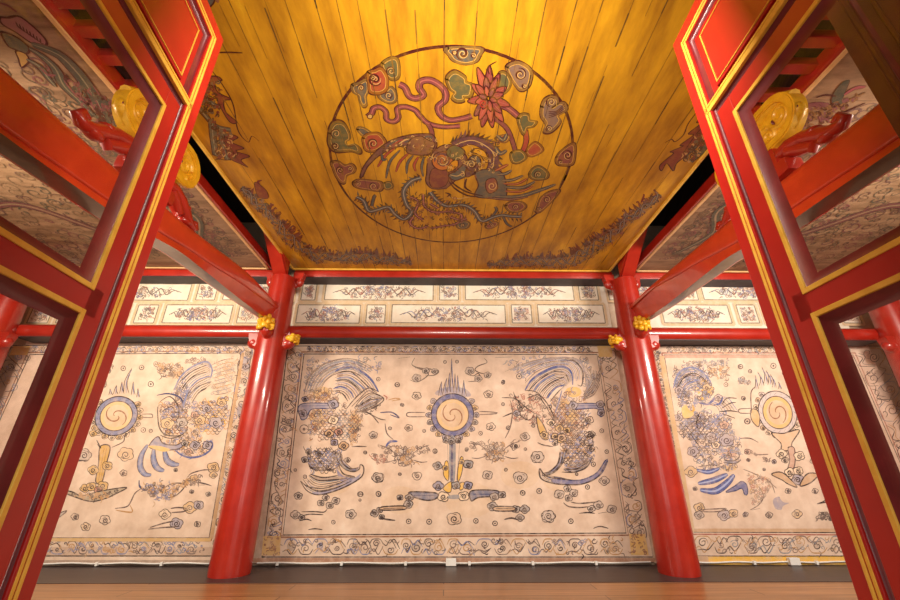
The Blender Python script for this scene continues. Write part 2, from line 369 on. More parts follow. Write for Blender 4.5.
# --- centre
def centre_field(p):
    p.at((0, 0), 1)
    # brown stained margins beside the columns
    p.fill([(276, 345), (288, 345), (264, 563), (240, 563)], lin((150, 120, 104)), .6, sm=False)
    p.fill([(614, 345), (628, 345), (672, 563), (654, 563)], lin((160, 128, 108)), .6, sm=False)
    p.fill([(250, 558), (660, 558), (661, 562), (249, 562)], BR, .8, sm=False)
    for c, r in (((520, 545-70), 14), ((560, 480), 12), ((470, 500), 18), ((400, 500), 14), ((330, 480), 16)):
        p.ellipse(c, (r*1.4, r), OC, .16)
    P2 = (285, 430); p.at(P2, 6)
    for c, r in (((80, 395), 26), ((395, 505), 34), ((530, 30), 26), ((375, 180), 18), ((555, 285), 36)): p.puff(c, r, K1, GR, 1., fa=.35)
    for c, r in (((62, 240), 8), ((120, 280), 10), ((480, 135), 9), ((450, 385), 15), ((450, 420), 7), ((562, 385), 15), ((290, 553), 11), ((690, 265), 8)): p.dot(c, r, K2)
    p.at((285, 340), 6)
    for c, r in (((560, 235), 11), ((672, 268), 13), ((705, 390), 9), ((630, 530), 9), ((115, 535), 26)): p.dot(c, r, K2)
    p.at((395, 355), 6)
    for c, r in (((130, 245), 28), ((82, 437), 24), ((560, 235), 28), ((575, 430), 28)): p.puff(c, r, K1, None, 1.)
    for c, r in (((650, 160), 9), ((15, 178), 13), ((40, 298), 8), ((680, 435), 10), ((513, 470), 11), ((175, 455), 9), ((430, 565), 10), ((240, 578), 13), ((300, 42), 9), ((372, 40), 9)): p.dot(c, r, K2)
    for q in ([(120, 15), (102, 58), (150, 78), (215, 85), (262, 95), (240, 120), (180, 125)], [(118, 75), (170, 92), (200, 118), (140, 160), (90, 150)],
              [(535, 20), (552, 45), (500, 66), (480, 90), (520, 110), (580, 112)], [(420, 110), (470, 125), (500, 110), (510, 150), (440, 160)], [(600, 15), (700, 12)], [(20, 20), (90, 12)]): p.stroke(q, K1, .9)
    for c, r in (((130, 138), 28), ((185, 95), 22), ((238, 98), 20), ((448, 95), 28), ((500, 142), 24), ((555, 120), 22)): p.puff(c, r, K1, GR, .9, fa=.4)
    # lotus sprays on the left and right of the stand
    for o, c in (((360, 440), (265, 95)), ((440, 440), (330, 72))):
        p.at(o, 6)
        for k in range(9):
            t = 2*PI*k/9; p.stroke([c, (c[0]+45*math.cos(t-.3), c[1]+40*math.sin(t-.3)), (c[0]+62*math.cos(t), c[1]+54*math.sin(t)), (c[0]+40*math.cos(t+.35), c[1]+36*math.sin(t+.35)), c], K2, .7)
        p.ellipse(c, (45, 40), GR, .35)
        p.scribble([(c[0]-60, c[1]-55), (c[0]+60, c[1]-55), (c[0]+60, c[1]+55), (c[0]-60, c[1]+55)], 26, [K2, K3, OC2], (1.5, 3.2))
        for sg in (-1, 1):
            p.stroke([(c[0]+sg*50, c[1]-10), (c[0]+sg*95, c[1]-45), (c[0]+sg*150, c[1]-65)], K2, .8); p.stroke([(c[0]+sg*55, c[1]+25), (c[0]+sg*100, c[1]+38), (c[0]+sg*140, c[1]+35)], K2, .8)
            p.scribble([(c[0]+sg*60, c[1]-50), (c[0]+sg*150, c[1]-70), (c[0]+sg*150, c[1]-30), (c[0]+sg*70, c[1]-5)], 7, [K2, K3], (1.5, 2.5))
    p.at((360, 440), 6); p.stroke([(155, 40), (180, 10), (225, 8)], BL, 2.2); p.puff((110, 225), 36, K1, None, 1., 4); p.puff((342, 215), 30, K2, None, .9, 3)
    p.puff((565, 472), 46, K1, OC2, 1.1, 4, .3)
    for c, r in (((292, 488), 14), ((415, 490), 15), ((32, 75), 9), ((238, 205), 8), ((110, 322), 14), ((5, 325), 14), ((450, 65), 12), ((695, 485), 14)): p.dot(c, r, K1)
    p.at((440, 440), 6)
    for c, r, l in (((285, 210), 32, 4), ((480, 225), 44, 3), ((585, 105), 40, 5), ((650, 460), 44, 5), ((715, 325), 28, 5)): p.puff(c, r, K1, GR, 1., l, .3)
    for c, r in (((215, 485), 14), ((330, 500), 14), ((595, 305), 15), ((497, 318), 14), ((395, 178), 9), ((158, 60), 8), ((455, 35), 9), ((512, 55), 8)): p.dot(c, r, K1)
    p.at((500, 340), 6)
    for c, r in (((115, 218), 16), ((18, 255), 10), ((18, 385), 9), ((48, 527), 11), ((200, 515), 9), ((610, 545), 12)): p.dot(c, r, K2)
    p.at((500, 430), 6)
    for c, r, l in (((150, 40), 30, 4), ((225, 160), 40, 5), ((625, 305), 32, 4), ((290, 515), 40, 5)): p.puff(c, r, K1, GR, 1., l, .3)
    for c, r in (((525, 342), 13), ((560, 205), 13), ((425, 547), 14), ((235, 367), 15), ((135, 377), 14), ((640, 130), 11), ((95, 95), 8), ((460, 265), 8)): p.dot(c, r, K1)
    p.stroke([(560, 590), (600, 578), (650, 590)], K1, 1.)
    # clouds under the birds
    p.at((285, 430), 6)
    for c, r in (((245, 405), 22), ((215, 438), 22), ((268, 452), 24), ((305, 425), 26), ((62, 508), 30), ((100, 525), 20)): p.puff(c, r, K1, GR, 1., 4, .35)
    for q in ([(255, 470), (235, 492), (180, 490), (100, 490)], [(105, 515), (150, 505), (230, 508)], [(85, 545), (130, 535), (160, 545)], [(140, 598), (180, 592), (225, 598)]): p.stroke(q, K1, 1.)
    p.at((500, 430), 6)
    for c, r in (((355, 385), 32), ((405, 352), 24), ((442, 378), 27), ((412, 408), 24), ((590, 450), 30), ((548, 472), 24), ((670, 475), 30)): p.puff(c, r, K1, GR, 1., 4, .35)
    for q in ([(425, 432), (480, 440), (590, 430)], [(380, 435), (410, 458), (470, 465), (530, 460)], [(475, 500), (520, 495), (570, 500)], [(590, 500), (640, 492)]): p.stroke(q, K1, 1.1)
def centre_border(p):
    border_frame(p, (288, 346), (615, 346), (653, 557), (262, 557), (304, 354), (597, 354.5), (626, 533), (283, 535), None, [K1, K2, K2, K3, OC2, BL2], BR)
    p.fill([(263.5, 536), (281, 536), (280, 555.5), (261.5, 555.5)], OC, .75, sm=False)
    p.fill([(629, 534), (645, 534), (648.5, 555), (631, 555)], YE, .6, sm=False)
    p.fill([(597, 346), (611, 346), (613, 357), (599, 357)], OC, .8, sm=False)
    p.scribble([(263.5, 536), (281, 536), (280, 555), (261.5, 555)], 14, [BR], (1, 2)); p.scribble([(629, 534), (645, 534), (648, 555), (631, 555)], 14, [BR], (1, 2))
def disc(p, o, c, r, tilt, ringc, inner, flames, handles, lob):
    p.at(o, 6); rx, ry = r
    def E(k, n=40):
        return [(c[0]+rx*k*math.cos(t)*math.cos(tilt)-ry*k*math.sin(t)*math.sin(tilt), c[1]+rx*k*math.cos(t)*math.sin(tilt)+ry*k*math.sin(t)*math.cos(tilt)) for t in [2*PI*i/n for i in range(n)]]
    for i, q in enumerate(E(1.2, 20)):                    # ruffled rim
        if q[1] < c[1]-ry*.9: continue
        p.puff(q, rx*.17, K1, lob[i % len(lob)], .8, 3, .55)
    p.fill(E(1.08), ringc, .9, K1, 1.); p.fill(E(.82), inner, .95, K2, .9); p.fill(E(.62), OC, .25)
    for k in range(0, 40, 2): p.stroke([E(.9)[k], E(1.02)[(k+1) % 40]], BL3 if ringc == BL else K2, .7)
    for s0 in (0, PI):
        p.stroke([(c[0]+(rx*.08+rx*.52*t)*math.cos(s0+4.2*t), c[1]+(ry*.08+ry*.52*t)*math.sin(s0+4.2*t)) for t in [i/14 for i in range(15)]], BR, 1.2)
    for (x, y), (tx, ty), w in flames:
        p.stroke([(x-w, y), (x-w*.5, (y+ty)/2), (tx, ty)], K2, .8); p.stroke([(x+w, y), (x+w*.3, (y*.6+ty*.4)), (tx, ty)], K2, .8); p.stroke([(x, y), (x+w*.1, y*.5+ty*.5), (tx, ty+10)], BL2, .7)
    for q in handles: p.stroke(q, K2, .9)
def centre_disc(p):
    p.at((395, 355), 6); p.fill([(250, 240), (270, 205), (345, 190), (425, 205), (445, 250)], BL2, .55)
    disc(p, (395, 355), (345, 360), (118, 118), 0, BL, lin((222, 186, 140)),
         [((275, 245), (280, 158), 14), ((302, 230), (312, 138), 12), ((325, 225), (328, 105), 10), ((342, 225), (340, 20), 12), ((362, 225), (360, 110), 10), ((380, 228), (375, 122), 10), ((415, 245), (412, 150), 14)],
         [[(180, 345), (85, 345), (70, 357), (85, 370), (180, 370)], [(505, 338), (600, 344), (607, 352), (505, 358)]], [BL2, GR, BL2, OC])
    p.at((360, 440), 6)
    p.fill([(538, 0), (572, 0), (568, 240), (540, 240)], GR, .9); p.fill([(546, 0), (558, 0), (556, 240), (546, 240)], BL3, .9)
    p.stroke([(525, 20), (532, 240)], K2, .8); p.stroke([(598, 20), (580, 240)], K2, .8)
    for q in ([(500, 200), (512, 130), (530, 140), (532, 235), (520, 240)], [(600, 110), (618, 105), (612, 190), (590, 250), (585, 200)], [(500, 285), (545, 250), (545, 310), (515, 310)], [(600, 260), (625, 255), (620, 290), (600, 300)]): p.fill(q, YE, .85, K2, .7)
    for c, r, f in (((465, 155), 29, GR), ((510, 168), 17, YE), ((650, 145), 31, GR), ((610, 130), 17, YE), ((470, 275), 33, BL2), ((575, 272), 28, GR), ((648, 272), 29, BL2), ((500, 340), 36, CR), ((622, 337), 34, CR), ((548, 8), 24, GR), ((515, 5), 18, GR), ((590, 5), 18, GR)): p.puff(c, r, K1, f, 1.2, 4, .8)
    for q in ([(300, 312), (455, 318), (458, 350), (400, 362), (318, 340)],): p.fill(q, lin((112, 114, 136)), .9, K1, 1.1)
    p.stroke([(320, 332), (455, 334)], BL3, 2.2); p.stroke([(535, 350), (560, 345), (590, 352)], K1, 1.1); p.fill([(530, 335), (590, 328), (590, 352), (535, 352)], GR, .8)
    for c, r in (((296, 345), 26), ((290, 385), 29), ((240, 345), 20), ((88, 440), 26), ((118, 420), 20), ((130, 462), 18)): p.puff(c, r, K1, GR, 1.2, 4, .6)
    p.fill([(130, 402), (262, 396), (268, 416), (130, 420)], OC2, .6, K1, 1.1); p.stroke([(140, 411), (260, 408)], K1, 1.6); p.stroke([(130, 468), (160, 476), (212, 482)], K1, 1.4)
    p.at((440, 440), 6)
    p.fill([(190, 305), (345, 305), (330, 335), (230, 345), (188, 365)], lin((112, 114, 136)), .9, K1, 1.1); p.stroke([(200, 325), (310, 325)], BL3, 2.2)
    for c, r in (((325, 340), 28), ((372, 328), 24), ((315, 398), 32), ((455, 415), 26), ((508, 415), 30), ((480, 466), 26)): p.puff(c, r, K1, GR, 1.2, 4, .6)
    p.fill([(330, 400), (440, 402), (440, 424), (330, 424)], OC2, .6, K1, 1.1); p.stroke([(335, 412), (440, 412)], K1, 1.6); p.stroke([(385, 477), (430, 468), (470, 480)], K1, 1.4)
def phoenix_left_of_centre(p):
    o = (285, 340); p.at(o, 6); FC = [K2, GR, K2, BL2, K3]
    p.fan([(300, 190), (340, 170), (400, 164), (460, 190), (520, 242), (562, 312)], [(296, 312), (330, 316), (350, 326), (364, 342), (376, 370)], 13, FC); p.fan([(430, 430), (470, 420), (520, 400), (580, 362)], [(440, 395), (480, 350), (530, 325), (590, 345)], 7, FC)
    p.fan([(115, 330), (150, 220), (250, 140), (390, 112), (500, 150), (560, 200)], [(210, 300), (250, 240), (310, 200), (380, 185), (450, 210), (500, 240)], 6, [K3, GR]); p.scales(160, 300, 290, 600, 26, [K2, K3, BR]); p.scales(385, 455, 430, 560, 20, [K2, BR]); p.scales(300, 400, 400, 600, 24, [K2, GR])
    p.at((285, 430), 6); p.fan([(92, 305), (130, 362), (190, 388), (260, 378), (340, 350), (420, 310), (466, 270)], [(150, 270), (200, 300), (260, 298), (320, 290), (370, 280), (400, 285), (440, 280)], 7, FC); p.fan([(300, 130), (320, 190), (360, 235), (410, 250), (445, 235)], [(335, 130), (350, 180), (390, 222), (420, 235), (450, 215)], 4, FC); p.scales(140, 330, 90, 250, 24, [K1, K2, BL2]); p.at(o, 6)
    for q, c, w in (([(300, 190), (340, 170), (400, 164), (460, 190), (520, 242), (562, 312)], BL, 2.4), ([(320, 198), (390, 190), (440, 225), (500, 280), (552, 318)], K1, 1.05), ([(310, 232), (380, 224), (440, 262), (485, 300)], BL2, 1.8),
                    ([(300, 245), (370, 240), (430, 280), (460, 320)], K1, .95), ([(290, 292), (340, 280), (390, 308), (412, 345)], BL, 1.7), ([(300, 310), (345, 322), (378, 368)], K1, 1.05), ([(562, 312), (505, 288), (450, 322), (405, 368), (370, 412)], K2, 1.2),
                    ([(545, 322), (500, 305), (455, 345), (400, 400)], K2, 1.), ([(420, 402), (460, 352), (520, 318), (592, 350), (562, 388), (500, 420), (430, 432)], K1, 1.05), ([(440, 400), (500, 362), (575, 352)], K1, .95), ([(450, 412), (520, 385), (560, 370)], K3, .9),
                    ([(570, 436), (640, 434), (684, 466), (630, 448)], BL3, 1.3), ([(470, 430), (520, 450), (562, 500)], K1, 1.05), ([(480, 425), (560, 470), (605, 480)], K1, .95), ([(600, 500), (612, 560), (650, 598)], K2, 1.),
                    ([(590, 330), (612, 345), (606, 360)], RD, 1.2), ([(620, 360), (660, 350), (690, 356), (640, 366)], OC2, 1.2)): p.stroke(q, c, w)
    for k in range(7):
        d = k*16; p.stroke([(112+d*.9, 330-d*.3), (150+d, 210+d*.3), (250+d*.6, 135+d*.6), (390, 112+d*.5), (500-d*.6, 165+d*.6)], (K3, GR, BL2)[k % 3], .8, .8)
    for c, r, f in (((220, 320), (55, 42), OC), ((205, 470), (58, 56), OC), ((418, 492), (38, 52), OC), ((330, 210), (20, 12), BR)): p.ellipse(c, r, f, .55)
    p.fill([(95, 386), (290, 384), (296, 412), (165, 414), (128, 470), (95, 472)], BL2, .7, BL3, .9); p.stroke([(100, 396), (290, 394)], BL3, 1.2)
    for c, r, f in (((108, 440), 26, BL2), ((290, 385), 34, BL2), ((290, 480), 32, CR), ((270, 565), 26, None), ((322, 550), 24, None), ((120, 355), 20, BL2)): p.puff(c, r, K1, f, 1.1, 4, .7)
    p.under([(130, 300), (300, 290), (380, 420), (330, 600), (150, 600), (140, 470)], 110, [K2, K3, BL2, OC2, BR], (1.3, 3.2)); p.under([(390, 430), (470, 420), (440, 600), (370, 590)], 34, [K2, OC2, K3], (1.2, 2.4))
    p.under([(420, 400), (590, 340), (560, 410), (480, 450)], 30, [K2, K3], (1.2, 2.6)); p.under([(120, 120), (560, 100), (600, 180), (480, 180), (300, 160), (180, 260), (120, 300)], 60, [K3, GR, BL2], (1.2, 2.6))
    p.at((285, 430), 6)
    for c, r, f in (((296, 75), 24, BL), ((352, 95), 32, OC2), ((120, 178), 22, GR), ((142, 130), 18, None), ((200, 140), 18, None), ((265, 20), 28, OC2), ((322, 12), 26, RD)): p.puff(c, r, K1, f, 1.2, 4, .7)
    p.under([(130, 110), (330, 110), (320, 250), (150, 240)], 70, [K2, K3, BL2, K1], (1.4, 3.2))
    p.fill([(310, 232), (345, 272), (400, 290), (440, 282), (380, 318), (330, 300)], BL, .8); p.fill([(165, 372), (260, 362), (400, 300), (455, 262), (420, 312), (330, 352), (260, 382), (190, 388)], BL2, .75); p.fill([(150, 275), (230, 288), (320, 278), (370, 290), (300, 302), (200, 302)], K3, .6)
    for q in ([(300, 130), (320, 190), (360, 235), (410, 250), (445, 235), (452, 208), (472, 222), (466, 270), (420, 310), (340, 350), (260, 378), (190, 388), (130, 362), (92, 305)], [(92, 305), (140, 340), (230, 350), (320, 322), (390, 290)],
              [(145, 270), (200, 302), (300, 298), (372, 290)], [(150, 228), (200, 240), (290, 235), (320, 215)], [(140, 200), (160, 225), (230, 225)], [(150, 265), (230, 285), (320, 272)], [(320, 205), (350, 262), (420, 280)], [(120, 330), (200, 368), (300, 350), (400, 305)], [(330, 130), (345, 195), (390, 232), (440, 225)]): p.stroke(q, K1, 1.15)
    p.stroke([(400, 100), (440, 98), (490, 100)], K1, 1.05); p.under([(510, 150), (600, 140), (620, 190), (560, 200)], 16, [RD, K3], (1.2, 2.2))
    p.under([(390, 0), (435, 0), (420, 90), (390, 90)], 16, [OC2, K2], (1, 2))
def phoenix_right_of_centre(p):
    p.at((500, 430), 6); FC = [K2, GR, K2, BL2, K3]
    p.fan([(240, 240), (250, 290), (320, 320), (420, 328), (500, 322), (585, 282)], [(262, 262), (300, 275), (360, 285), (430, 300), (500, 296), (570, 262)], 5, FC); p.fan([(400, 110), (380, 190), (330, 250), (272, 270)], [(358, 130), (345, 200), (300, 245), (262, 258)], 5, FC); p.fan([(380, 240), (450, 252), (520, 225), (555, 165)], [(400, 200), (450, 210), (500, 190), (535, 150)], 6, FC); p.scales(370, 560, 20, 210, 26, [K1, K2, BL2, K3])
    p.at((500, 340), 6)
    p.fan([(150, 302), (190, 240), (262, 190), (340, 160), (400, 166), (432, 205), (436, 270)], [(285, 360), (300, 330), (330, 295), (350, 280), (365, 275), (375, 285), (375, 300)], 13, FC); p.fan([(60, 175), (180, 130), (330, 105), (450, 125), (496, 190), (485, 268)], [(150, 260), (220, 190), (330, 150), (410, 155), (440, 200), (445, 260)], 6, [K3, GR, BL2]); p.scales(290, 520, 360, 600, 26, [K2, K3, BR]); p.fan([(510, 350), (550, 330), (590, 260), (600, 180)], [(500, 330), (520, 290), (545, 230), (540, 170)], 6, [K3, GR])
    for q, c, w in (([(150, 302), (190, 240), (262, 190), (340, 160), (400, 166), (432, 205), (436, 270)], BL, 2.4), ([(172, 305), (235, 240), (325, 190), (390, 200), (412, 252)], K1, 1.05), ([(200, 310), (250, 250), (330, 205)], BL2, 1.8), ([(238, 322), (300, 260), (385, 222)], K1, 1.15),
                    ([(280, 352), (330, 290), (392, 268)], BL, 1.6), ([(300, 370), (350, 310), (372, 290)], K1, 1.05), ([(380, 120), (450, 130), (496, 190), (490, 272), (465, 268)], K2, 1.4), ([(150, 302), (215, 312), (275, 370), (320, 450), (320, 490)], K1, 1.15), ([(170, 325), (240, 350), (300, 440)], K2, 1.),
                    ([(330, 440), (350, 380), (372, 300)], BL2, 1.3), ([(10, 346), (90, 352), (150, 400), (205, 440)], K1, 1.2), ([(15, 462), (90, 432), (150, 425)], K1, 1.2), ([(60, 360), (75, 420), (62, 520), (30, 590)], K3, 1.1), ([(80, 310), (90, 340), (120, 390), (110, 440), (170, 480), (205, 450)], K1, 1.15), ([(160, 350), (230, 330), (260, 380)], K1, .95)): p.stroke(q, c, w)
    for k in range(7):
        d = k*15; p.stroke([(30+d*2, 190-d*.3), (150+d, 140), (300+d*.5, 110), (430+d*.6, 110+d*.2), (545-d*.3, 200+d), (520, 300)], (K3, GR, BL2)[k % 3], .8, .7)
    for k in range(5): p.stroke([(500, 355-k*6), (560, 330-k*18), (600, 260-k*22)], K3, .8)
    for c, r, f in (((440, 312), (50, 32), YE), ((430, 460), (46, 42), OC), ((392, 380), (26, 26), OC)): p.ellipse(c, r, f, .6)
    p.fill([(222, 460), (262, 512), (290, 590), (252, 590), (226, 520)], OC, .8, K2, 1.)
    p.fill([(450, 385), (595, 385), (625, 440), (600, 460), (580, 412), (450, 414)], BL2, .75, BL3, .9); p.stroke([(455, 395), (590, 394)], BL3, 1.2)
    for c, r, f in (((440, 392), 28, BL2), ((602, 385), 26, BL2), ((606, 436), 24, BL2), ((305, 495), 24, CR), ((356, 530), 26, OC), ((402, 540), 22, OC), ((368, 590), 34, OC), ((326, 582), 22, OC), ((536, 480), 26, None), ((536, 572), 28, None), ((100, 440), 22, BL2), ((125, 400), 20, None)): p.puff(c, r, K1, f, 1.1, 4, .65)
    p.under([(280, 370), (420, 300), (500, 330), (540, 430), (520, 600), (280, 600), (320, 480)], 120, [K2, K3, BL2, OC2, BR], (1.3, 3.2)); p.under([(60, 330), (240, 330), (300, 470), (200, 500), (80, 480)], 60, [K2, K3, RD], (1.2, 2.8))
    p.under([(20, 130), (200, 100), (540, 110), (580, 300), (510, 340), (490, 150), (250, 150), (150, 250)], 70, [K3, GR, BL2], (1.2, 2.6))
    p.at((500, 430), 6)
    p.fill([(325, 285), (420, 302), (500, 296), (580, 256), (632, 182), (645, 188), (600, 270), (500, 322), (420, 328), (320, 318)], BL, .85, BL3, .9)
    for q in ([(400, 110), (380, 190), (330, 250), (272, 270), (238, 232), (245, 290), (320, 320), (420, 328), (500, 322), (585, 282), (642, 186)], [(360, 130), (350, 195), (300, 250), (262, 258)], [(380, 130), (362, 210), (310, 262)], [(370, 252), (450, 252), (520, 220), (552, 168)], [(380, 235), (460, 232), (530, 190)], [(250, 270), (330, 290), (430, 300)]): p.stroke(q, K1, 1.15)
    for c, r, f in (((520, 70), 42, None), ((330, 38), 22, OC), ((370, 46), 28, OC2), ((330, 80), 18, None), ((545, 110), 24, None), ((550, 25), 22, None), ((265, 30), 26, OC)): p.puff(c, r, K1, f, 1.1, 5, .5)
    p.under([(380, 60), (560, 20), (570, 140), (540, 190), (400, 240), (370, 130)], 90, [K2, K3, OC2, BL2], (1.4, 3.2)); p.stroke([(225, 75), (260, 90), (320, 100)], K1, 1.05)
mural(XL+.0, XR-.0, 'wide centre mural of two phoenixes facing a flaming sun disc, between the two red columns', centre_field, centre_border, 0, 0,
      [('sun_disc_stand', centre_disc), ('phoenix', phoenix_left_of_centre), ('phoenix', phoenix_right_of_centre)], 0, 0)

# --- left bay
def left_field(p):
    p.at((0, 0), 1)
    p.fill([(-60, 547), (238, 547), (237, 556), (-64, 556)], BR, .3, sm=False)
    p.fill([(-60, 560), (236, 560), (236, 563), (-64, 563)], K3, .6, sm=False)
    p.at((60, 340), 6)
    for c, r in (((380, 170), 14), ((490, 165), 14), ((545, 265), 16), ((500, 540), 14), ((545, 545), 10)): p.dot(c, r, K2)
    for a in ([(250, 130), (320, 150), (310, 200), (250, 190)], [(240, 250), (275, 250), (275, 280), (240, 280)]): p.scribble(a, 14, [K2, K3], (1, 2.2))
    p.at((140, 340), 6)
    p.scribble([(80, 140), (260, 150), (250, 230), (120, 210)], 46, [OC2, K3, K2], (1.2, 2.6)); p.scribble([(270, 110), (400, 110), (370, 150), (280, 150)], 16, [K3], (1, 2))
    p.scribble([(450, 130), (590, 100), (560, 300), (430, 330)], 50, [GR, OC2, K3], (1.2, 2.6), .6, .6)
    p.at((40, 430), 6)
    for c, r, f in (((265, 150), 46, GR), ((515, 145), 50, OC), ((502, 258), 22, None), ((210, 520), 24, None), ((390, 540), 34, None), ((275, 580), 30, OC)): p.puff(c, r, K2, f, .9, 5, .3)
    p.stroke([(185, 180), (230, 185), (290, 180)], K2, 1.); p.fill([(60, 520), (90, 470), (100, 500), (160, 485), (110, 525)], GR, .5, K2, .9)
    p.stroke([(450, 470), (520, 460), (545, 430), (570, 380), (610, 350)], K2, 1.1); p.stroke([(455, 480), (510, 490), (555, 490), (540, 450)], OC2, 1.1)
    p.at((130, 430), 6)
    for c, r, f in (((360, 465), 42, OC), ((412, 450), 32, BL2), ((210, 505), 36, CR), ((280, 560), 40, BL2), ((500, 225), 38, OC), ((385, 290), 26, OC), ((405, 565), 20, None), ((500, 270), 24, OC), ((470, 385), 16, GR), ((370, 370), 14, GR), ((275, 240), 12, GR)): p.puff(c, r, K1, f, .9, 4, .55)
    for q in ([(345, 285), (370, 260), (440, 240), (500, 240)], [(245, 470), (290, 465), (340, 470)], [(250, 495), (320, 490), (340, 480)], [(120, 585), (200, 560), (270, 545)], [(110, 595), (200, 585), (300, 580)], [(200, 350), (260, 320), (330, 330), (280, 390), (210, 410)], [(380, 310), (440, 320), (490, 335)], [(400, 330), (450, 330)]): p.stroke(q, K2, 1.1)
    p.scribble([(60, 330), (200, 310), (300, 330), (260, 410), (140, 430)], 60, [K2, OC2, BL2], (1.3, 3.)); p.scribble([(280, 330), (420, 260), (420, 310), (330, 340)], 20, [K2, OC2], (1.2, 2.6))
def left_border(p):
    border_frame(p, (12, 345.5), (252, 345), (229, 556), (-85, 556), (30, 354.5), (241, 353), (209, 538), (-54, 538), None, [K2, K2, K3, GR, BL2, OC2], BR)
    p.at((0, 0), 1); p.fill([(241.5, 353), (244.5, 353), (213, 539), (209.5, 538)], OC2, .75, sm=False); p.fill([(-54, 538), (211, 538), (211, 541.5), (-55, 541.5)], OC, .7, sm=False); p.fill([(14, 346), (31, 346), (27, 355), (9.5, 355)], YE, .7, sm=False)
    for a, b in ((356, 372), (402, 420), (455, 470), (515, 535)):
        t = lambda y: 252-(y-345)*.109
        p.ellipse((t((a+b)/2)-4, (a+b)/2), (4, 8), BL2, .5)
def left_disc(p):
    disc(p, (60, 340), (338, 456), (122, 104), -.5, BL2, lin((226, 188, 140)), [((305, 330), (300, 290), 12), ((335, 325), (340, 272), 14), ((372, 322), (372, 250), 14), ((398, 320), (432, 168), 16), ((440, 330), (440, 250), 12), ((470, 345), (468, 290), 10)],
         [[(490, 445), (550, 445), (556, 458), (550, 466), (490, 464)], [(210, 435), (160, 437), (155, 450), (210, 462)]], [OC, CR, OC, CR])
    p.at((40, 430), 6)
    p.fill([(362, 100), (420, 100), (400, 200), (372, 310), (335, 310), (352, 200)], OC, .85, K2, 1.); p.stroke([(385, 110), (352, 300)], BR, .9); p.stroke([(400, 110), (366, 300)], BR, .9)
    p.stroke([(345, 85), (365, 110), (340, 60)], K2, 1.); p.stroke([(430, 105), (500, 70), (510, 30), (560, 5)], K2, 1.)
    for c, r, f in (((320, 240), 34, OC), ((405, 215), 32, OC), ((270, 350), 30, OC), ((310, 340), 32, OC), ((378, 335), 34, OC), ((350, 360), 26, RD), ((320, 20), 24, OC)): p.puff(c, r, K1, f, .9, 4, .75)
    p.fill([(125, 365), (190, 370), (250, 395), (330, 375), (400, 360), (520, 345), (450, 385), (390, 412), (310, 428), (220, 405)], lin((150, 138, 116)), .7, K1, 1.)
    p.scribble([(180, 375), (300, 390), (480, 355), (390, 410), (300, 425)], 30, [K1, OC2], (1.2, 2.4))
def left_phoenix(p):
    p.at((140, 340), 6); FC = [K2, GR, BL2, K3]
    p.fan([(205, 300), (240, 228), (300, 170), (395, 130), (432, 172)], [(310, 380), (340, 330), (370, 300), (400, 285), (428, 260)], 12, FC); p.fan([(430, 150), (500, 120), (570, 110)], [(440, 330), (510, 320), (560, 300)], 9, [K3, OC2, GR]); p.scales(120, 290, 360, 570, 26, [K2, BR, BL2]); p.scales(320, 540, 350, 560, 26, [K2, OC2, BL2])
    for q, c, w in (([(205, 300), (240, 228), (300, 170), (395, 130), (432, 172), (425, 230)], BL2, 2.), ([(230, 260), (310, 190), (400, 150)], K1, 1.05), ([(250, 290), (320, 220), (410, 190)], K1, 1.05), ([(280, 310), (350, 240), (430, 215)], BL2, 1.5), ([(290, 340), (350, 280), (430, 250)], K1, 1.05), ([(310, 380), (350, 320), (400, 290)], K1, 1.05),
                    ([(100, 332), (170, 322), (240, 345), (265, 400)], BL3, 1.4), ([(105, 400), (115, 520), (160, 570), (250, 570), (290, 520)], K1, 1.15), ([(120, 370), (180, 340), (230, 400), (230, 480)], K1, 1.05), ([(130, 430), (190, 400), (215, 440)], K2, 1.), ([(260, 400), (275, 340), (290, 300)], BL2, 2.)): p.stroke(q, c, w)
    for c, r, f in (((165, 500), 42, OC), ((250, 495), 36, GR), ((360, 480), 36, OC), ((400, 410), 28, BL2), ((455, 495), 40, BL2), ((330, 450), 26, RD), ((490, 375), 30, OC)): p.puff(c, r, K1, f, .9, 5, .5)
    p.under([(200, 290), (270, 240), (300, 300), (290, 420), (230, 480), (220, 380)], 60, [K2, BL2, K3], (1.3, 2.8)); p.under([(120, 380), (230, 360), (300, 480), (280, 580), (120, 560)], 60, [K2, K3, OC2, BL2], (1.2, 3.)); p.under([(310, 380), (540, 340), (500, 520), (320, 560)], 90, [K2, OC2, K3, YE, BL2], (1.2, 3.))
    p.at((130, 430), 6)
    for q in ([(108, 88), (70, 150), (62, 220), (90, 265), (128, 270)], [(142, 110), (142, 180), (165, 228), (205, 245)], [(205, 115), (222, 180), (260, 205), (295, 208)]):
        p.stroke(q, K2, 5.4); p.stroke(q, BL2, 4.2); p.stroke(q, lin((150, 152, 178)), 1.6)
    p.fill([(130, 70), (170, 40), (200, 80), (280, 90), (330, 60), (300, 110), (200, 120), (120, 105)], BL2, .75, K2, 1.); p.fill([(110, 95), (170, 95), (240, 115), (200, 130), (120, 105)], YE, .6)
    p.stroke([(180, 30), (240, 50), (310, 30), (340, 0)], K1, 1.05); p.stroke([(270, 120), (310, 150), (370, 165), (440, 150), (490, 110), (490, 70), (450, 80)], BL, 1.8); p.stroke([(55, 300), (60, 340), (100, 360), (130, 330)], BL3, 1.6)
    for c, r, f in (((390, 92), 32, BL2), ((465, 92), 30, BL2), ((350, 130), 24, RD), ((330, 80), 22, GR)): p.puff(c, r, K1, f, 1., 4, .6)
    p.under([(180, 20), (340, 0), (480, 60), (470, 140), (350, 160), (200, 90)], 70, [K2, BL2, OC2], (1.2, 3.))
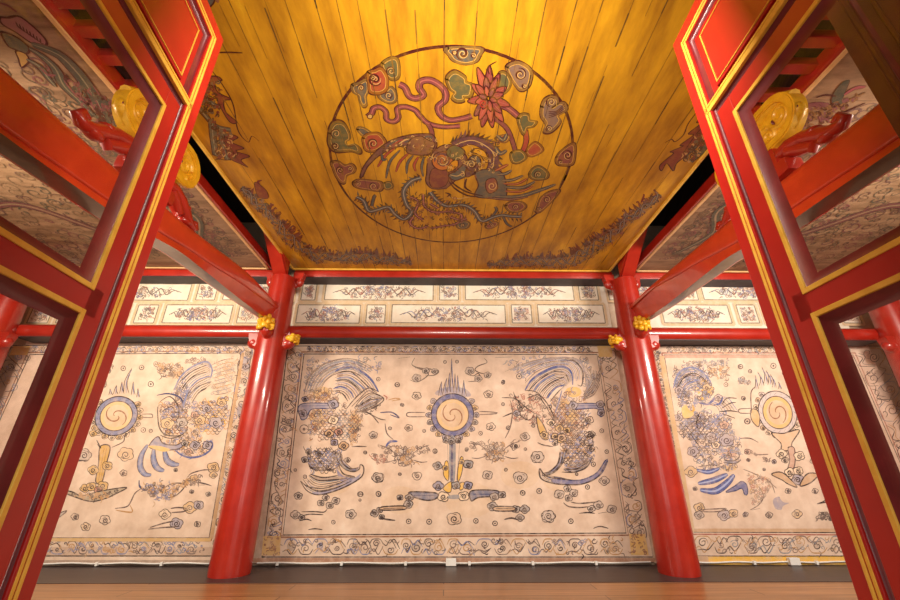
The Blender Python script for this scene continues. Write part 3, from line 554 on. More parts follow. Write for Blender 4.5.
mural(SL+.02, XL-.02, 'left mural of a phoenix and sun disc on an ochre stand, beside the left column', left_field, left_border, 0, 0, [('sun_disc_stand', left_disc), ('phoenix', left_phoenix)], 0, 0)

# --- right bay
def right_field(p):
    p.at((0, 0), 1)
    p.fill([(708, 556.5), (862, 556), (864, 564.5), (709, 564.5)], YE, .85, sm=False); p.fill([(697, 556), (708, 556), (709, 564.5), (698, 564.5)], OC2, .5, sm=False)
    p.at((650, 340), 6)
    for c, r in (((542, 160), 14), ((600, 188), 10), ((455, 268), 12), ((560, 350), 12), ((582, 488), 16), ((555, 235), 14)): p.dot(c, r, K2)
    p.scribble([(330, 170), (470, 150), (470, 240), (360, 220)], 28, [OC2, K3, K2], (1.2, 2.4)); p.scribble([(200, 130), (480, 120), (470, 150), (200, 160)], 34, [K3, GR], (1, 2))
    p.at((660, 430), 6)
    for c, r, f in (((185, 250), 40, OC), ((235, 465), 34, OC), ((235, 510), 30, GR), ((385, 510), 40, BL2), ((440, 500), 30, OC), ((210, 352), 14, GR), ((655, 510), 22, None), ((515, 505), 16, BL2), ((685, 188), 14, GR), ((525, 130), 20, RD), ((625, 235), 8, GR), ((530, 180), 12, RD)): p.puff(c, r, K2, f, .9, 4, .45)
    for q in ([(230, 480), (300, 475), (400, 470)], [(240, 490), (330, 490), (410, 480)], [(560, 145), (600, 148), (650, 145)], [(500, 235), (560, 260), (640, 300), (700, 350)], [(540, 320), (600, 290), (660, 310), (690, 380)], [(540, 480), (590, 450), (620, 400), (600, 350), (560, 310)], [(550, 480), (600, 470)]): p.stroke(q, K3, 1.)
    p.fill([(680, 430), (715, 400), (725, 470), (695, 470)], BL, .75); p.scribble([(510, 250), (660, 290), (640, 400), (560, 470), (530, 330)], 44, [K3, OC2, RD], (1.2, 2.6), .7, .7)
    p.at((740, 450), 5)
    p.fill([(165, 250), (190, 235), (215, 260), (245, 265), (215, 280), (205, 300), (175, 290)], BL2, .6)
    for c, r, f in (((365, 55), 16, None), ((375, 205), 16, None), ((240, 205), 16, None), ((25, 325), 12, BL2), ((145, 325), 18, None), ((285, 320), 26, OC), ((170, 60), 12, BL2), ((120, 97), 8, GR)): p.puff(c, r, K2, f, .9, 4, .4)
    p.stroke([(385, 268), (420, 255), (450, 220), (440, 180)], K1, 1.); p.stroke([(385, 270), (430, 262), (470, 275)], K1, 1.); p.scribble([(385, 315), (460, 315), (460, 348), (385, 348)], 20, [K1, K2], (1.2, 2.2)); p.scribble([(130, 50), (160, 60), (60, 10), (30, 0)], 8, [K3], (1, 2))
    p.at((730, 350), 6)
    for c, r in (((260, 95), 16), ((360, 190), 18), ((325, 140), 12), ((490, 555), 24), ((78, 288), 10), ((105, 428), 16), ((65, 100), 12), ((120, 128), 10)): p.dot(c, r, K2)
    p.scribble([(50, 170), (110, 170), (110, 210), (50, 200)], 12, [GR, K3], (1, 2))
def right_border(p):
    border_frame(p, (650, 346), (881, 346), (973, 556), (684, 556), (664, 355), (853, 355), (931, 533), (694, 532), None, [K1, K2, K3, K3, GR, OC2], RD)
    p.at((0, 0), 1); p.fill([(659, 356), (664, 356), (695, 532), (690, 532)], OC, .5, sm=False); p.fill([(694, 528.5), (930, 528.5), (931, 532), (694, 532)], OC2, .6, sm=False); p.fill([(664, 355), (853, 355), (854, 358), (664, 358)], RD, .5, sm=False)
def right_disc(p):
    disc(p, (730, 350), (285, 375), (104, 122), -.45, lin((204, 188, 186)), lin((222, 180, 116)), [((160, 235), (150, 150), 12), ((190, 215), (165, 130), 14), ((215, 205), (190, 100), 14), ((240, 210), (215, 120), 14), ((265, 225), (240, 145), 12), ((300, 235), (290, 190), 10)],
         [[(130, 350), (60, 354), (52, 366), (60, 378), (130, 380)]], [CR, OC2, lin((214, 190, 190)), CR])
    p.at((730, 350), 6); p.fill([(160, 360), (178, 400), (170, 460), (130, 420), (125, 360)], OC, .6, K2, .9); p.stroke([(130, 380), (125, 260), (150, 220)], K2, 1.1)
    p.fill([(250, 500), (320, 500), (415, 480), (370, 560), (372, 600), (310, 600), (305, 560)], lin((216, 176, 140)), .7, K1, 1.)
    p.at((740, 450), 5); p.fill([(240, -10), (270, -10), (275, 60), (262, 100), (240, 95), (248, 50)], RD, .45, K2, .9)
    for c, r, f in (((208, 20), 28, CR), ((296, 30), 28, CR), ((248, 110), 26, CR), ((290, 105), 26, CR), ((288, 148), 32, BL2), ((225, 50), 18, None)): p.puff(c, r, K1, f, 1.1, 4, .6)
    p.fill([(158, 122), (200, 110), (240, 135), (285, 185), (240, 170), (210, 150)], OC2, .6, K1, 1.); p.fill([(400, 122), (350, 115), (320, 135), (300, 180), (350, 165), (385, 135)], OC2, .6, K1, 1.)
def right_phoenix(p):
    p.at((650, 340), 6); FC = [K2, GR, BL2, K3]
    p.fan([(140, 290), (170, 200), (240, 165), (310, 190), (370, 260)], [(190, 370), (215, 310), (255, 280), (300, 285), (335, 310)], 10, FC); p.fan([(300, 375), (350, 385), (400, 400), (420, 440)], [(430, 340), (470, 350), (500, 390), (530, 432)], 6, FC); p.scales(160, 480, 430, 600, 26, [K2, K3, BL2])
    for q, c, w in (([(140, 290), (170, 200), (240, 165), (310, 190), (370, 260)], BL2, 1.8), ([(150, 320), (200, 230), (270, 200), (340, 250)], K1, 1.05), ([(170, 350), (220, 270), (290, 240)], BL2, 1.6), ([(290, 375), (350, 385), (390, 345), (430, 340), (420, 380), (380, 390)], BL, 2.), ([(430, 390), (460, 350), (520, 350)], K1, 1.15), ([(430, 410), (480, 380), (515, 375)], K1, 1.05), ([(420, 430), (480, 425), (530, 432)], K1, 1.15), ([(430, 440), (470, 455), (510, 470)], K1, 1.05), ([(200, 468), (250, 470), (290, 468)], K1, 1.1), ([(255, 390), (262, 420), (240, 440)], OC, 2.), ([(300, 430), (280, 500), (310, 570)], K1, 1.05)): p.stroke(q, c, w)
    p.fill([(190, 410), (215, 390), (235, 420), (265, 440), (240, 465), (200, 465)], YE, .6)
    for c, r, f in (((170, 465), 26, BL2), ((290, 515), 42, None), ((445, 510), 30, RD), ((205, 330), 34, None), ((175, 300), 26, BL2), ((340, 285), 26, OC), ((365, 580), 30, BL2), ((410, 345), 24, BL2)): p.puff(c, r, K2, f, .9, 5, .4)
    p.under([(140, 180), (300, 150), (400, 290), (300, 400), (180, 420), (150, 300)], 150, [K2, K3, BL2, GR], (1.2, 3.)); p.under([(150, 440), (300, 420), (480, 440), (500, 560), (380, 600), (200, 590)], 130, [K2, K3, GR, BL2], (1.2, 3.)); p.under([(260, 280), (330, 230), (390, 330), (290, 370)], 30, [OC, K2, YE], (1.2, 2.6))
    p.at((660, 430), 6)
    for q, w in (([(228, 322), (320, 302), (405, 265)], 4.2), ([(240, 360), (330, 366), (400, 320), (445, 268)], 5.), ([(220, 240), (290, 252), (355, 230)], 3.2)):
        p.stroke(q, BL3, w+.8); p.stroke(q, BL, w); p.stroke(q, lin((160, 168, 205)), w*.3)
    p.fill([(395, 372), (450, 335), (490, 308), (520, 330), (525, 382), (508, 388), (490, 350), (450, 365)], BL, .85, BL3, .9)
    p.ellipse((410, 140), (52, 30), RD, .4); p.ellipse((415, 225), (46, 24), OC, .5)
    for c, r, f in (((198, 128), 36, BL2), ((298, 65), 32, None), ((335, 90), 26, CR), ((400, 60), 46, BL2)): p.puff(c, r, K2, f, 1., 5, .5)
    for q in ([(380, 180), (440, 185), (475, 160), (465, 120)], [(380, 195), (450, 200), (485, 180)], [(480, 50), (540, 50), (590, 75)], [(180, 20), (230, 90), (260, 130)], [(230, 220), (310, 210), (350, 215)]): p.stroke(q, K2, 1.)
    p.under([(170, 20), (480, 0), (480, 120), (470, 230), (370, 250), (230, 250), (200, 130)], 130, [K2, K3, BL2, GR], (1.2, 3.))
mural(XR+.02, SR-.02, 'right mural of a blue-tailed phoenix and ochre sun disc, right of the right column', right_field, right_border, 0, 0, [('sun_disc_stand', right_disc), ('phoenix', right_phoenix)], 0, 0)

# ------------------------------------------------------------------ frieze of painted panels above the murals
TOP, BOT = (283.8, 300), (305, 323)
def frieze(x0, x1, label, cells, right):
    z0, z1 = 2.30, 3.12
    m = empty('painted_frieze', ((x0+x1)/2, YM, z0), label, 'frieze', 'painted friezes over the murals')
    inv = Matrix.Translation((-(x0+x1)/2, -YM, -z0))
    p = wall_paint(); p.at((0, 0), 1)
    L, Rr = [(P[0], P[1]) for P in ((0, 0), (0, 0))]
    o = p.build('plaster_band', M['frieze'], None, slab((x0, YM+.004, z0), (x1, YW-.004, z1))); o.data.transform(inv); o.parent = m
    for row, a, b in cells:
        y0, y1 = (TOP, BOT)[row]; p = wall_paint(); p.at((0, 0), 1)
        sk = (0 if a > 640 or b < 260 else 0)
        lean = lambda x, y: (x + (y-302)*(450-x)*-.00105, y)
        q = [lean(a, y0), lean(b, y0), lean(b, y1), lean(a, y1)]
        pts = [on_wall(*t, YM) for t in q]; xa = (pts[0][0]+pts[3][0])/2; xb = (pts[1][0]+pts[2][0])/2; za = (pts[2][1]+pts[3][1])/2; zb = (pts[0][1]+pts[1][1])/2
        fr = OC2; 
        for k, (w, c, al) in enumerate(((.030, OC, .55), (.012, lin((120, 104, 84)), .9))):
            d = .022 if k == 0 else 0
            R4 = [(xa-d, za-d), (xb+d, za-d), (xb+d, zb+d), (xa-d, zb+d), (xa-d, za-d)]
            for s_, t_ in zip(R4, R4[1:]): p.line2([s_, t_], w, c, al)
        small = (b-a) < 30
        cx, cy = (a+b)/2, (y0+y1)/2; hw, hh = (b-a)/2, (y1-y0)/2
        cols = [K2, K2, BL2, BR, K3, RD]
        if small:
            if random.random() < .6: p.fill([lean(a+2, y0+2), lean(b-2, y0+2), lean(b-2, y1-2), lean(a+2, y1-2)], random.choice((OC2, RD, OC)), .22, sm=False)
            p.scribble([lean(a+3, y0+3), lean(b-3, y0+3), lean(b-3, y1-3), lean(a+3, y1-3)], 26, cols, (.9, 2.2), .65)
        else:
            for sg in (-1, 1):
                p.stroke([lean(cx+sg*x*hw, cy+y*hh) for x, y in ((.05, -.1), (.2, -.55), (.34, .3), (.48, -.4), (.6, .35), (.72, -.15), (.86, .1))], K2, 1.2)
                p.stroke([lean(cx+sg*x*hw, cy+y*hh) for x, y in ((.1, .4), (.26, .1), (.4, -.5), (.52, .4), (.66, -.3), (.8, .05))], random.choice(cols), .9)
                p.scribble([lean(cx+sg*.1*hw, cy-.7*hh), lean(cx+sg*.65*hw, cy-.5*hh), lean(cx+sg*.65*hw, cy+.6*hh), lean(cx+sg*.1*hw, cy+.75*hh)], 24, cols, (.9, 2.), .65)
            p.scribble([lean(cx-.22*hw, cy-.75*hh), lean(cx+.22*hw, cy-.75*hh), lean(cx+.22*hw, cy+.75*hh), lean(cx-.22*hw, cy+.75*hh)], 34, cols+[BR, BL], (.9, 2.2), .7)
        base = ([(xa, YM, za), (xb, YM, za), (xb, YM, zb), (xa, YM, zb), (xa, YM+.006, za), (xb, YM+.006, za), (xb, YM+.006, zb), (xa, YM+.006, zb)],
                [(0, 1, 2, 3), (0, 4, 5, 1), (1, 5, 6, 2), (2, 6, 7, 3), (3, 7, 4, 0)])
        o = p.build('panel', M['frieze'], None, base); o.data.transform(inv); o.parent = m
frieze(XL+.03, XR-.08, 'cream frieze of dragon panels in two rows over the wide centre mural', [(0, 300.5, 314.5), (0, 324, 433), (0, 439.5, 458.5), (0, 465.5, 574.5), (0, 580.5, 599), (1, 299, 361), (1, 367.5, 386), (1, 392.5, 504.5), (1, 511, 530.5), (1, 537, 602)], 0)
frieze(SL+.15, XL-.03, 'cream frieze of dragon panels in two rows over the left mural', [(0, 44, 64), (0, 72, 187), (0, 195, 214), (0, 222, 292), (1, 36, 56), (1, 64, 131), (1, 140, 160), (1, 168, 234), (1, 241, 262)], 0)
frieze(XR+.03, SR-.15, 'cream frieze of dragon panels in two rows over the right mural', [(0, 610, 674), (0, 682, 699), (0, 705, 800), (0, 808, 828), (1, 660, 726), (1, 735, 753), (1, 760, 826), (1, 836, 853)], 0)

# ------------------------------------------------------------------ ceilings
CX0, CX1, CY0, CY1 = -1.875, 2.035, -.35, 4.36
def ceil_paint(z=ZC): return Paint(lambda x, y: on_ceil(x, y, z), lambda a, b, o: (a, b, z-o), .0088)
D0, D1 = lin((70, 22, 18)), lin((52, 38, 30))
CG, CG2, CP, CP2, CRD, CM = lin((84, 84, 56)), lin((78, 80, 76)), lin((122, 62, 60)), lin((92, 56, 62)), lin((152, 60, 46)), lin((116, 92, 82))
HL = lin((196, 158, 96))
cl = empty('ceiling', (XC, 2.0, ZC), 'yellow gilded plank ceiling with a round phoenix medallion, over the centre bay', 'ceiling', kind='structure')
inv = Matrix.Translation((-XC, -2.0, -ZC))
def cput(p, name, base=None, mat='ceil'):
    o = p.build(name, M[mat], None, base); o.data.transform(inv); o.parent = cl; return o
p = ceil_paint()
for x in (-1.66, -1.49, -1.31, -1.15, -.985, -.86, -.70, -.585, -.47, -.33, -.17, -.02, .16, .37, .53, .69, .83, .985, 1.16, 1.33, 1.5, 1.68, 1.86):
    q = []; n = 26; ph = random.uniform(0, 6)
    for i in range(n): y = CY0+.02+(CY1-CY0-.04)*i/(n-1); q.append((x+.006*math.sin(y*1.3+ph)+random.uniform(-.0015, .0015), y))
    for i in range(n-1):
        if random.random() < .93: p.line2(q[i:i+2], random.choice((.003, .004, .006, .008)), D1, random.uniform(.55, 1))
for k in range(46):                        # small cracks and nail marks
    x, y = random.uniform(CX0+.1, CX1-.1), random.uniform(.3, 4.2); L = random.uniform(.05, .35)
    p.line2([(x, y), (x+random.uniform(-.004, .004), y+L)], .0025, D1, .6)
for x, y in ((-1.45, 3.95), (-1.35, 3.95), (1.5, 3.4)): p.line2([(x, y), (x+.2, y)], .003, lin((205, 165, 80)), .6)
cput(p, 'plank_panel', slab((CX0, CY0, ZC), (CX1, CY1, ZC+.03)))
bm = bmesh.new()
for a, b in (((CX0-.005, CY0), (CX0+.022, CY1)), ((CX1-.022, CY0), (CX1+.005, CY1)), ((CX0-.005, CY1-.02), (CX1+.005, CY1+.006))): box(bm, (a[0], a[1], ZC-.016), (b[0], b[1], ZC+.034), .004)
o = obj('edge_bead', bm, M['goldtrim']); o.data.transform(inv); o.parent = cl

# medallion (traced in six enlarged tiles of the picture)
p = ceil_paint(); W = 1.
MC, MR = on_ceil(452, 146, ZC), None
cx, cy, rx, ry = .041, 2.63, .968, 1.082
elp = [(cx+rx*math.cos(2*PI*i/96), cy+ry*math.sin(2*PI*i/96)) for i in range(97)]
p.line2(elp+elp[1:2], .020, D0)
TA, TB, TC, TD, TE, TF = (320, 40), (400, 40), (485, 40), (320, 130), (400, 130), (485, 130)
def blob(o, pts, c, a=.95, curls=(), hl=HL, ol=D0, lw=1.):
    p.at(o, 6); p.fill(pts, c, a, ol, 1.7*lw)
    cx_ = sum(q[0] for q in pts)/len(pts); cy_ = sum(q[1] for q in pts)/len(pts)
    p.stroke([(cx_+(q[0]-cx_)*.9, cy_+(q[1]-cy_)*.9) for q in pts], tuple(v*.45 for v in c), 2.2, .7, closed=True)
    p.stroke([(cx_+(q[0]-cx_)*.78, cy_+(q[1]-cy_)*.78) for q in pts], hl, .5, .5, closed=True)
    for x, y, r in curls: p.spiral((x, y), r, D0, 1.5, 1.5); p.spiral((x+2, y+2), r*.8, hl, .7, 1.3)
blob(TA, [(190, 270), (240, 250), (285, 232), (292, 300), (275, 340), (280, 390), (262, 405), (245, 375), (235, 335), (200, 312)], CG2, curls=((245, 285, 20),))
blob(TA, [(350, 330), (400, 300), (430, 280), (458, 320), (455, 365), (420, 380), (370, 360)], CG2, curls=((410, 330, 24),))
blob(TA, [(370, 140), (420, 105), (465, 110), (478, 180), (470, 230), (430, 240), (400, 215), (380, 180)], CG, curls=((425, 185, 28),))
blob(TA, [(285, 195), (330, 178), (370, 165), (402, 215), (408, 250), (400, 300), (360, 325), (300, 320), (290, 270)], CRD, curls=((330, 235, 42), (315, 225, 20)))
blob(TD, [(50, 20), (60, -30), (90, -60), (140, -50), (175, 10), (180, 50), (155, 70), (170, 95), (220, 90), (250, 125), (240, 145), (190, 130), (100, 135), (60, 110), (45, 70)], CG, curls=((95, 20, 32), (90, 95, 24)))
blob(TD, [(65, 190), (110, 185), (150, 210), (190, 200), (215, 225), (205, 255), (160, 275), (150, 320), (125, 320), (95, 280), (75, 230)], CP, curls=((120, 240, 24), (180, 230, 14)))
blob(TD, [(225, 0), (230, -18), (270, -10), (310, 22), (280, 40), (250, 30)], CG2)
blob(TD, [(255, 50), (280, 22), (320, 15), (360, 20), (400, 75), (365, 110), (320, 132), (275, 125), (260, 90)], CRD, curls=((318, 80, 34),))
blob(TD, [(195, 315), (230, 295), (300, 300), (370, 310), (380, 345), (360, 368), (290, 360), (215, 345)], CP, curls=((320, 335, 30), (230, 320, 16)))
blob(TD, [(385, 318), (420, 310), (440, 338), (405, 358), (385, 345)], CG)
blob(TB, [(275, 45), (490, 45), (485, 90), (460, 130), (390, 145), (320, 125), (290, 90)], CG2, curls=((375, 80, 40), (440, 90, 18), (325, 75, 14)))
blob(TC, [(125, 160), (165, 130), (215, 130), (280, 180), (275, 260), (245, 300), (210, 305), (180, 270), (155, 230)], CM, curls=((210, 205, 38), (235, 275, 14)))
blob(TC, [(335, 400), (355, 350), (400, 330), (435, 345), (430, 390), (400, 405), (470, 370), (495, 415), (440, 455), (455, 490), (430, 530), (390, 560), (350, 555), (365, 510), (335, 460)], CM, curls=((395, 370, 30), (385, 530, 20)))
for k in range(4): p.at(TC, 6); p.stroke([(380, 430+k*12), (430, 425+k*8), (480, 380+k*14)], D0, .9)
blob(TF, [(425, 165), (465, 115), (530, 75), (545, 110), (530, 205), (470, 215), (430, 205)], CP, curls=((495, 150, 32), (450, 190, 14)))
blob(TF, [(262, 265), (290, 225), (330, 215), (380, 255), (375, 290), (330, 300), (285, 295)], CG, curls=((318, 265, 24),))
blob(TF, [(310, 470), (300, 490), (330, 495), (400, 430), (450, 370), (440, 355), (380, 370), (330, 410)], CP, curls=((370, 415, 26), (325, 475, 14)))
blob(TF, [(120, 455), (150, 430), (220, 430), (250, 460), (210, 490), (150, 490)], CP, curls=((185, 460, 20),))
blob((480, 190), [(30, 215), (60, 195), (100, 190), (110, 205), (80, 225), (45, 232)], CP, curls=((70, 210, 14),))
blob(TE, [(340, 560), (390, 545), (420, 560), (400, 590), (350, 590)], CG2, curls=((375, 570, 14),))
def band(o, pts, w, c, ol=D0, hl=None, spikes=None, sw=14):
    p.at(o, 6); p.stroke(pts, ol, (w+9)/6, taper=False); p.stroke(pts, c, w/6, taper=False)
    if hl: p.stroke(pts, hl, .9, taper=False)
    if spikes:
        P = smooth_pts(pts, 12)
        for i in range(1, len(P)-1, 2):
            for sg in spikes:
                dx, dy = P[i+1][0]-P[i-1][0], P[i+1][1]-P[i-1][1]; L = math.hypot(dx, dy) or 1; dx /= L; dy /= L; l = sw*random.uniform(.6, 1.3); b = sw*.4
                x, y = P[i][0]-sg*dy*w*.5, P[i][1]+sg*dx*w*.5
                p.fill([(x-dx*b, y-dy*b), (x-sg*dy*l+dx*l*.6, y+sg*dx*l+dy*l*.6), (x+dx*b, y+dy*b)], random.choice((ol, c, D1)), .9, sm=False)
band(TB, [(-5, 265), (30, 285), (55, 335), (95, 350), (140, 330), (115, 285), (125, 250), (175, 240), (230, 265), (270, 310), (270, 360), (230, 400), (245, 450), (300, 480), (380, 470), (430, 455)], 26, CP, hl=lin((170, 92, 84)))
band(TA, [(285, 460), (310, 440), (322, 410), (360, 402), (395, 430), (400, 475), (440, 490), (470, 465), (465, 412), (510, 400), (570, 420), (600, 455), (650, 500), (740, 520), (840, 515)], 22, CP, hl=lin((170, 92, 84)))
band(TB, [(170, 505), (188, 540), (195, 585)], 18, CP)
p.at(TA, 6); p.ellipse((300, 458), (16, 14), HL, .9, D0)
band(TC, [(75, 385), (140, 410), (205, 462), (240, 480)], 26, CP, hl=lin((170, 92, 84))); band(TC, [(55, 470), (100, 500), (140, 545), (175, 640), (185, 690)], 18, CP); band(TC, [(240, 540), (248, 600), (230, 660), (215, 680)], 22, CRD); band(TC, [(240, 480), (290, 500)], 16, CG)
for o, q, c in ((TB, [(275, 235), (290, 200), (330, 180), (390, 215), (400, 250), (440, 270), (430, 340), (380, 345), (385, 370), (340, 375), (310, 350), (330, 320), (295, 290)], CG), (TC, [(195, 470), (220, 440), (260, 445), (268, 480), (312, 490), (290, 520), (250, 530), (230, 570), (205, 520)], CG), (TC, [(80, 200), (120, 190), (155, 240), (140, 300), (90, 330), (60, 300)], CG), (TF, [(245, 130), (300, 70), (350, 120), (280, 160)], CRD), (TF, [(155, 135), (215, 120), (250, 165), (200, 200), (160, 190)], CG), (TF, [(60, 50), (110, 30), (150, 40), (120, 75)], CP)): blob(o, q, c)
p.at(TB, 6)
for ring_, (ln, wd) in enumerate(((165, 62), (120, 54), (72, 40))):
    n = (11, 8, 6)[ring_]
    for k in range(n):
        t = 2*PI*(k+.5*ring_)/n + .2; bx, by = 530, 350; ux, uy = math.cos(t)*.72, math.sin(t)*1.15; L_ = ln*random.uniform(.9, 1.15)
        tip = (bx+ux*L_, by+uy*L_); mid = lambda f, s_: (bx+ux*L_*f-uy*wd*s_*.6, by+uy*L_*f+ux*wd*s_)
        p.fill([(bx+ux*10, by+uy*10), mid(.45, -.55), mid(.8, -.4), tip, mid(.8, .4), mid(.45, .55)], random.choice((lin((142, 58, 56)), lin((124, 50, 54)), lin((160, 72, 60)), lin((110, 58, 60)))), .95, D0, 1.)
        p.stroke([mid(.4, 0), mid(.9, 0)], lin((176, 100, 88)), .7)
p.at(TB, 6); p.spiral((500, 380), 26, lin((150, 40, 36)), 1.2, 1.5)
for q in ([(535, 205), (530, 160), (580, 128)], [(520, 200), (515, 170)], [(550, 210), (545, 180)]): p.stroke(q, D0, 1.2)
# phoenix
p.at(TD, 6)
p.fill([(240, 285), (255, 230), (300, 165), (360, 105), (430, 60), (520, 32), (600, 22), (680, 30), (700, 100), (650, 150), (600, 130), (520, 95), (440, 110), (360, 150), (290, 215), (258, 275)], CP2, .9, D0, 1.2)
p.at(TD, 6)
p.scribble([(300, 180), (420, 70), (560, 35), (680, 60), (690, 110), (600, 120), (440, 100), (340, 160)], 40, [D0, D1, HL, CP], (1., 2.2), .8)
p.at(TD, 6)
for q, c in (([(450, 108), (395, 150), (345, 222)], CRD), ([(480, 120), (420, 190), (396, 290)], CG2), ([(530, 140), (480, 190), (455, 252)], CRD), ([(560, 150), (525, 200), (520, 262)], CG2), ([(590, 160), (565, 210), (575, 248)], CRD), ([(625, 160), (610, 220), (620, 280)], CG2), ([(650, 165), (660, 220), (690, 240)], CRD), ([(370, 140), (378, 180), (400, 170)], CG2)): p.stroke(q, D0, 3.); p.stroke(q, c, 2.)
for k in range(7): p.stroke([(400+k*36, 100-k*8), (450+k*34, 66-k*5), (500+k*30, 60)], (CG2, CRD, HL)[k % 3], 1.4)
p.at(TE, 6)
p.fill([(160, 260), (165, 200), (200, 130), (260, 90), (330, 95), (400, 160), (380, 250), (290, 340), (260, 352), (190, 350), (155, 310)], CP2, .85, D0, 1.1)
p.fill([(175, 300), (200, 230), (290, 250), (275, 330), (200, 345)], lin((110, 48, 50)), .9, D0, 1.)
band(TE, [(320, 95), (380, 70), (440, 62), (510, 92), (560, 140), (555, 220), (520, 270), (480, 300)], 52, CP2, hl=HL, spikes=(-1,), sw=34)
p.at(TE, 6)
for k in range(9): p.stroke([(330+k*30, 60-20*math.sin(k*.5)), (345+k*32, 30-10*math.sin(k*.6)+k*4)], D1, 3.)
p.fill([(430, 130), (460, 110), (510, 130), (530, 185), (510, 190), (480, 150)], lin((200, 140, 30)), .95, D0, 1.1)
p.fill([(290, 272), (340, 240), (395, 190), (440, 150), (480, 170), (482, 215), (450, 262), (390, 282), (330, 302)], CG2, .95, D0, 1.2); p.fill([(400, 230), (450, 200), (470, 220), (430, 270), (395, 280)], CP2, .95, D0, 1.); p.spiral((430, 205), 44, D0, 1.6); p.spiral((428, 205), 26, HL, 1.); p.stroke([(300, 268), (345, 275), (385, 250)], HL, 1.)
p.ellipse((255, 185), (64, 56), lin((176, 96, 40)), .95, D0, 1.2); p.spiral((255, 182), 48, CP2, 3.4, 1.6); p.spiral((255, 182), 34, HL, 1.2, 1.5); p.fill([(310, 190), (345, 180), (345, 220), (300, 250), (280, 240)], lin((196, 130, 26)), .9, D0, .9)
p.fill([(60, 60), (120, 35), (170, 60), (210, 80), (180, 140), (110, 150), (40, 130)], CP2, .75, D0, 1.); p.fill([(280, 120), (330, 90), (390, 130), (350, 180), (290, 160)], CG, .9, D0, 1.)
p.at(TF, 6)
p.fill([(-60, 260), (0, 235), (80, 240), (120, 290), (125, 400), (40, 410), (-60, 395), (-40, 330)], CG2, .9, D0, 1.2); p.fill([(10, 300), (60, 290), (75, 350), (30, 380), (5, 350)], CP, .9, D0, 1.); p.spiral((42, 335), 28, HL, 1., 1.5)
for q, c, w in (([(60, 245), (100, 225), (140, 205)], CRD, 3.), ([(70, 265), (120, 262), (160, 240)], CG2, 3.4), ([(100, 300), (160, 300), (230, 272)], CG2, 3.2), ([(110, 320), (190, 322), (255, 290)], CRD, 2.6), ([(115, 340), (220, 345), (300, 308)], CG2, 4.), ([(120, 365), (210, 368), (290, 335)], CRD, 2.6), ([(60, 398), (200, 398), (330, 360), (425, 325)], CG2, 5.), ([(10, 405), (150, 415), (260, 400)], CP2, 3.), ([(70, 30), (110, 60), (130, 20)], CG2, 3.), ([(60, 100), (90, 140), (130, 120)], CG2, 4.)): p.stroke(q, D0, w+1.2); p.stroke(q, c, w); p.stroke(q, HL, .5, .6)
band(TD, [(605, 285), (545, 308), (502, 368), (520, 448), (552, 490), (505, 535), (450, 505), (410, 462), (345, 478), (292, 485), (262, 425), (218, 400)], 26, CG2, hl=lin((160, 150, 140)), spikes=(-1, 1), sw=20)
band(TE, [(180, 372), (220, 420), (280, 455), (380, 450), (445, 485), (490, 545), (560, 522), (610, 510), (650, 515), (730, 520)], 26, CG2, hl=lin((160, 150, 140)), spikes=(-1, 1), sw=20)
band(TD, [(310, 455), (325, 400), (335, 390)], 14, CG2); band(TF, [(110, 520), (130, 560), (160, 580)], 12, CG2); band(TF, [(40, 520), (70, 480), (60, 460)], 12, CG2)
for q in ([(140, 385), (145, 450), (200, 490), (300, 490), (370, 510), (340, 560), (260, 575), (180, 590)], [(60, 400), (110, 430), (90, 500), (140, 540)], [(300, 520), (360, 540), (400, 530)], [(80, 520), (60, 560), (110, 590), (170, 575)], [(180, 440), (230, 470)]): band(TE, q, 13, CP, hl=lin((176, 112, 104)), spikes=(-1, 1), sw=14)
p.at(TE, 6)
for q in ([(290, 300), (330, 350), (400, 390), (470, 400)], [(300, 280), (320, 320), (400, 370), (500, 395)], [(270, 375), (300, 385), (280, 400)], [(400, 290), (390, 340), (430, 370)]): p.stroke(q, D0, 2.2)
p.stroke([(290, 400), (350, 410), (420, 400)], HL, 1.2); p.scribble([(60, 380), (330, 400), (400, 560), (180, 600), (60, 520)], 40, [D0, D1, CP], (1.2, 2.4), .8)
p.scribble([(0, 100), (120, 30), (320, 80), (600, 60), (580, 260), (400, 300), (200, 200)], 70, [D0, D1, HL, CP], (1.2, 2.8), .7, .8)
cput(p, 'phoenix_medallion')

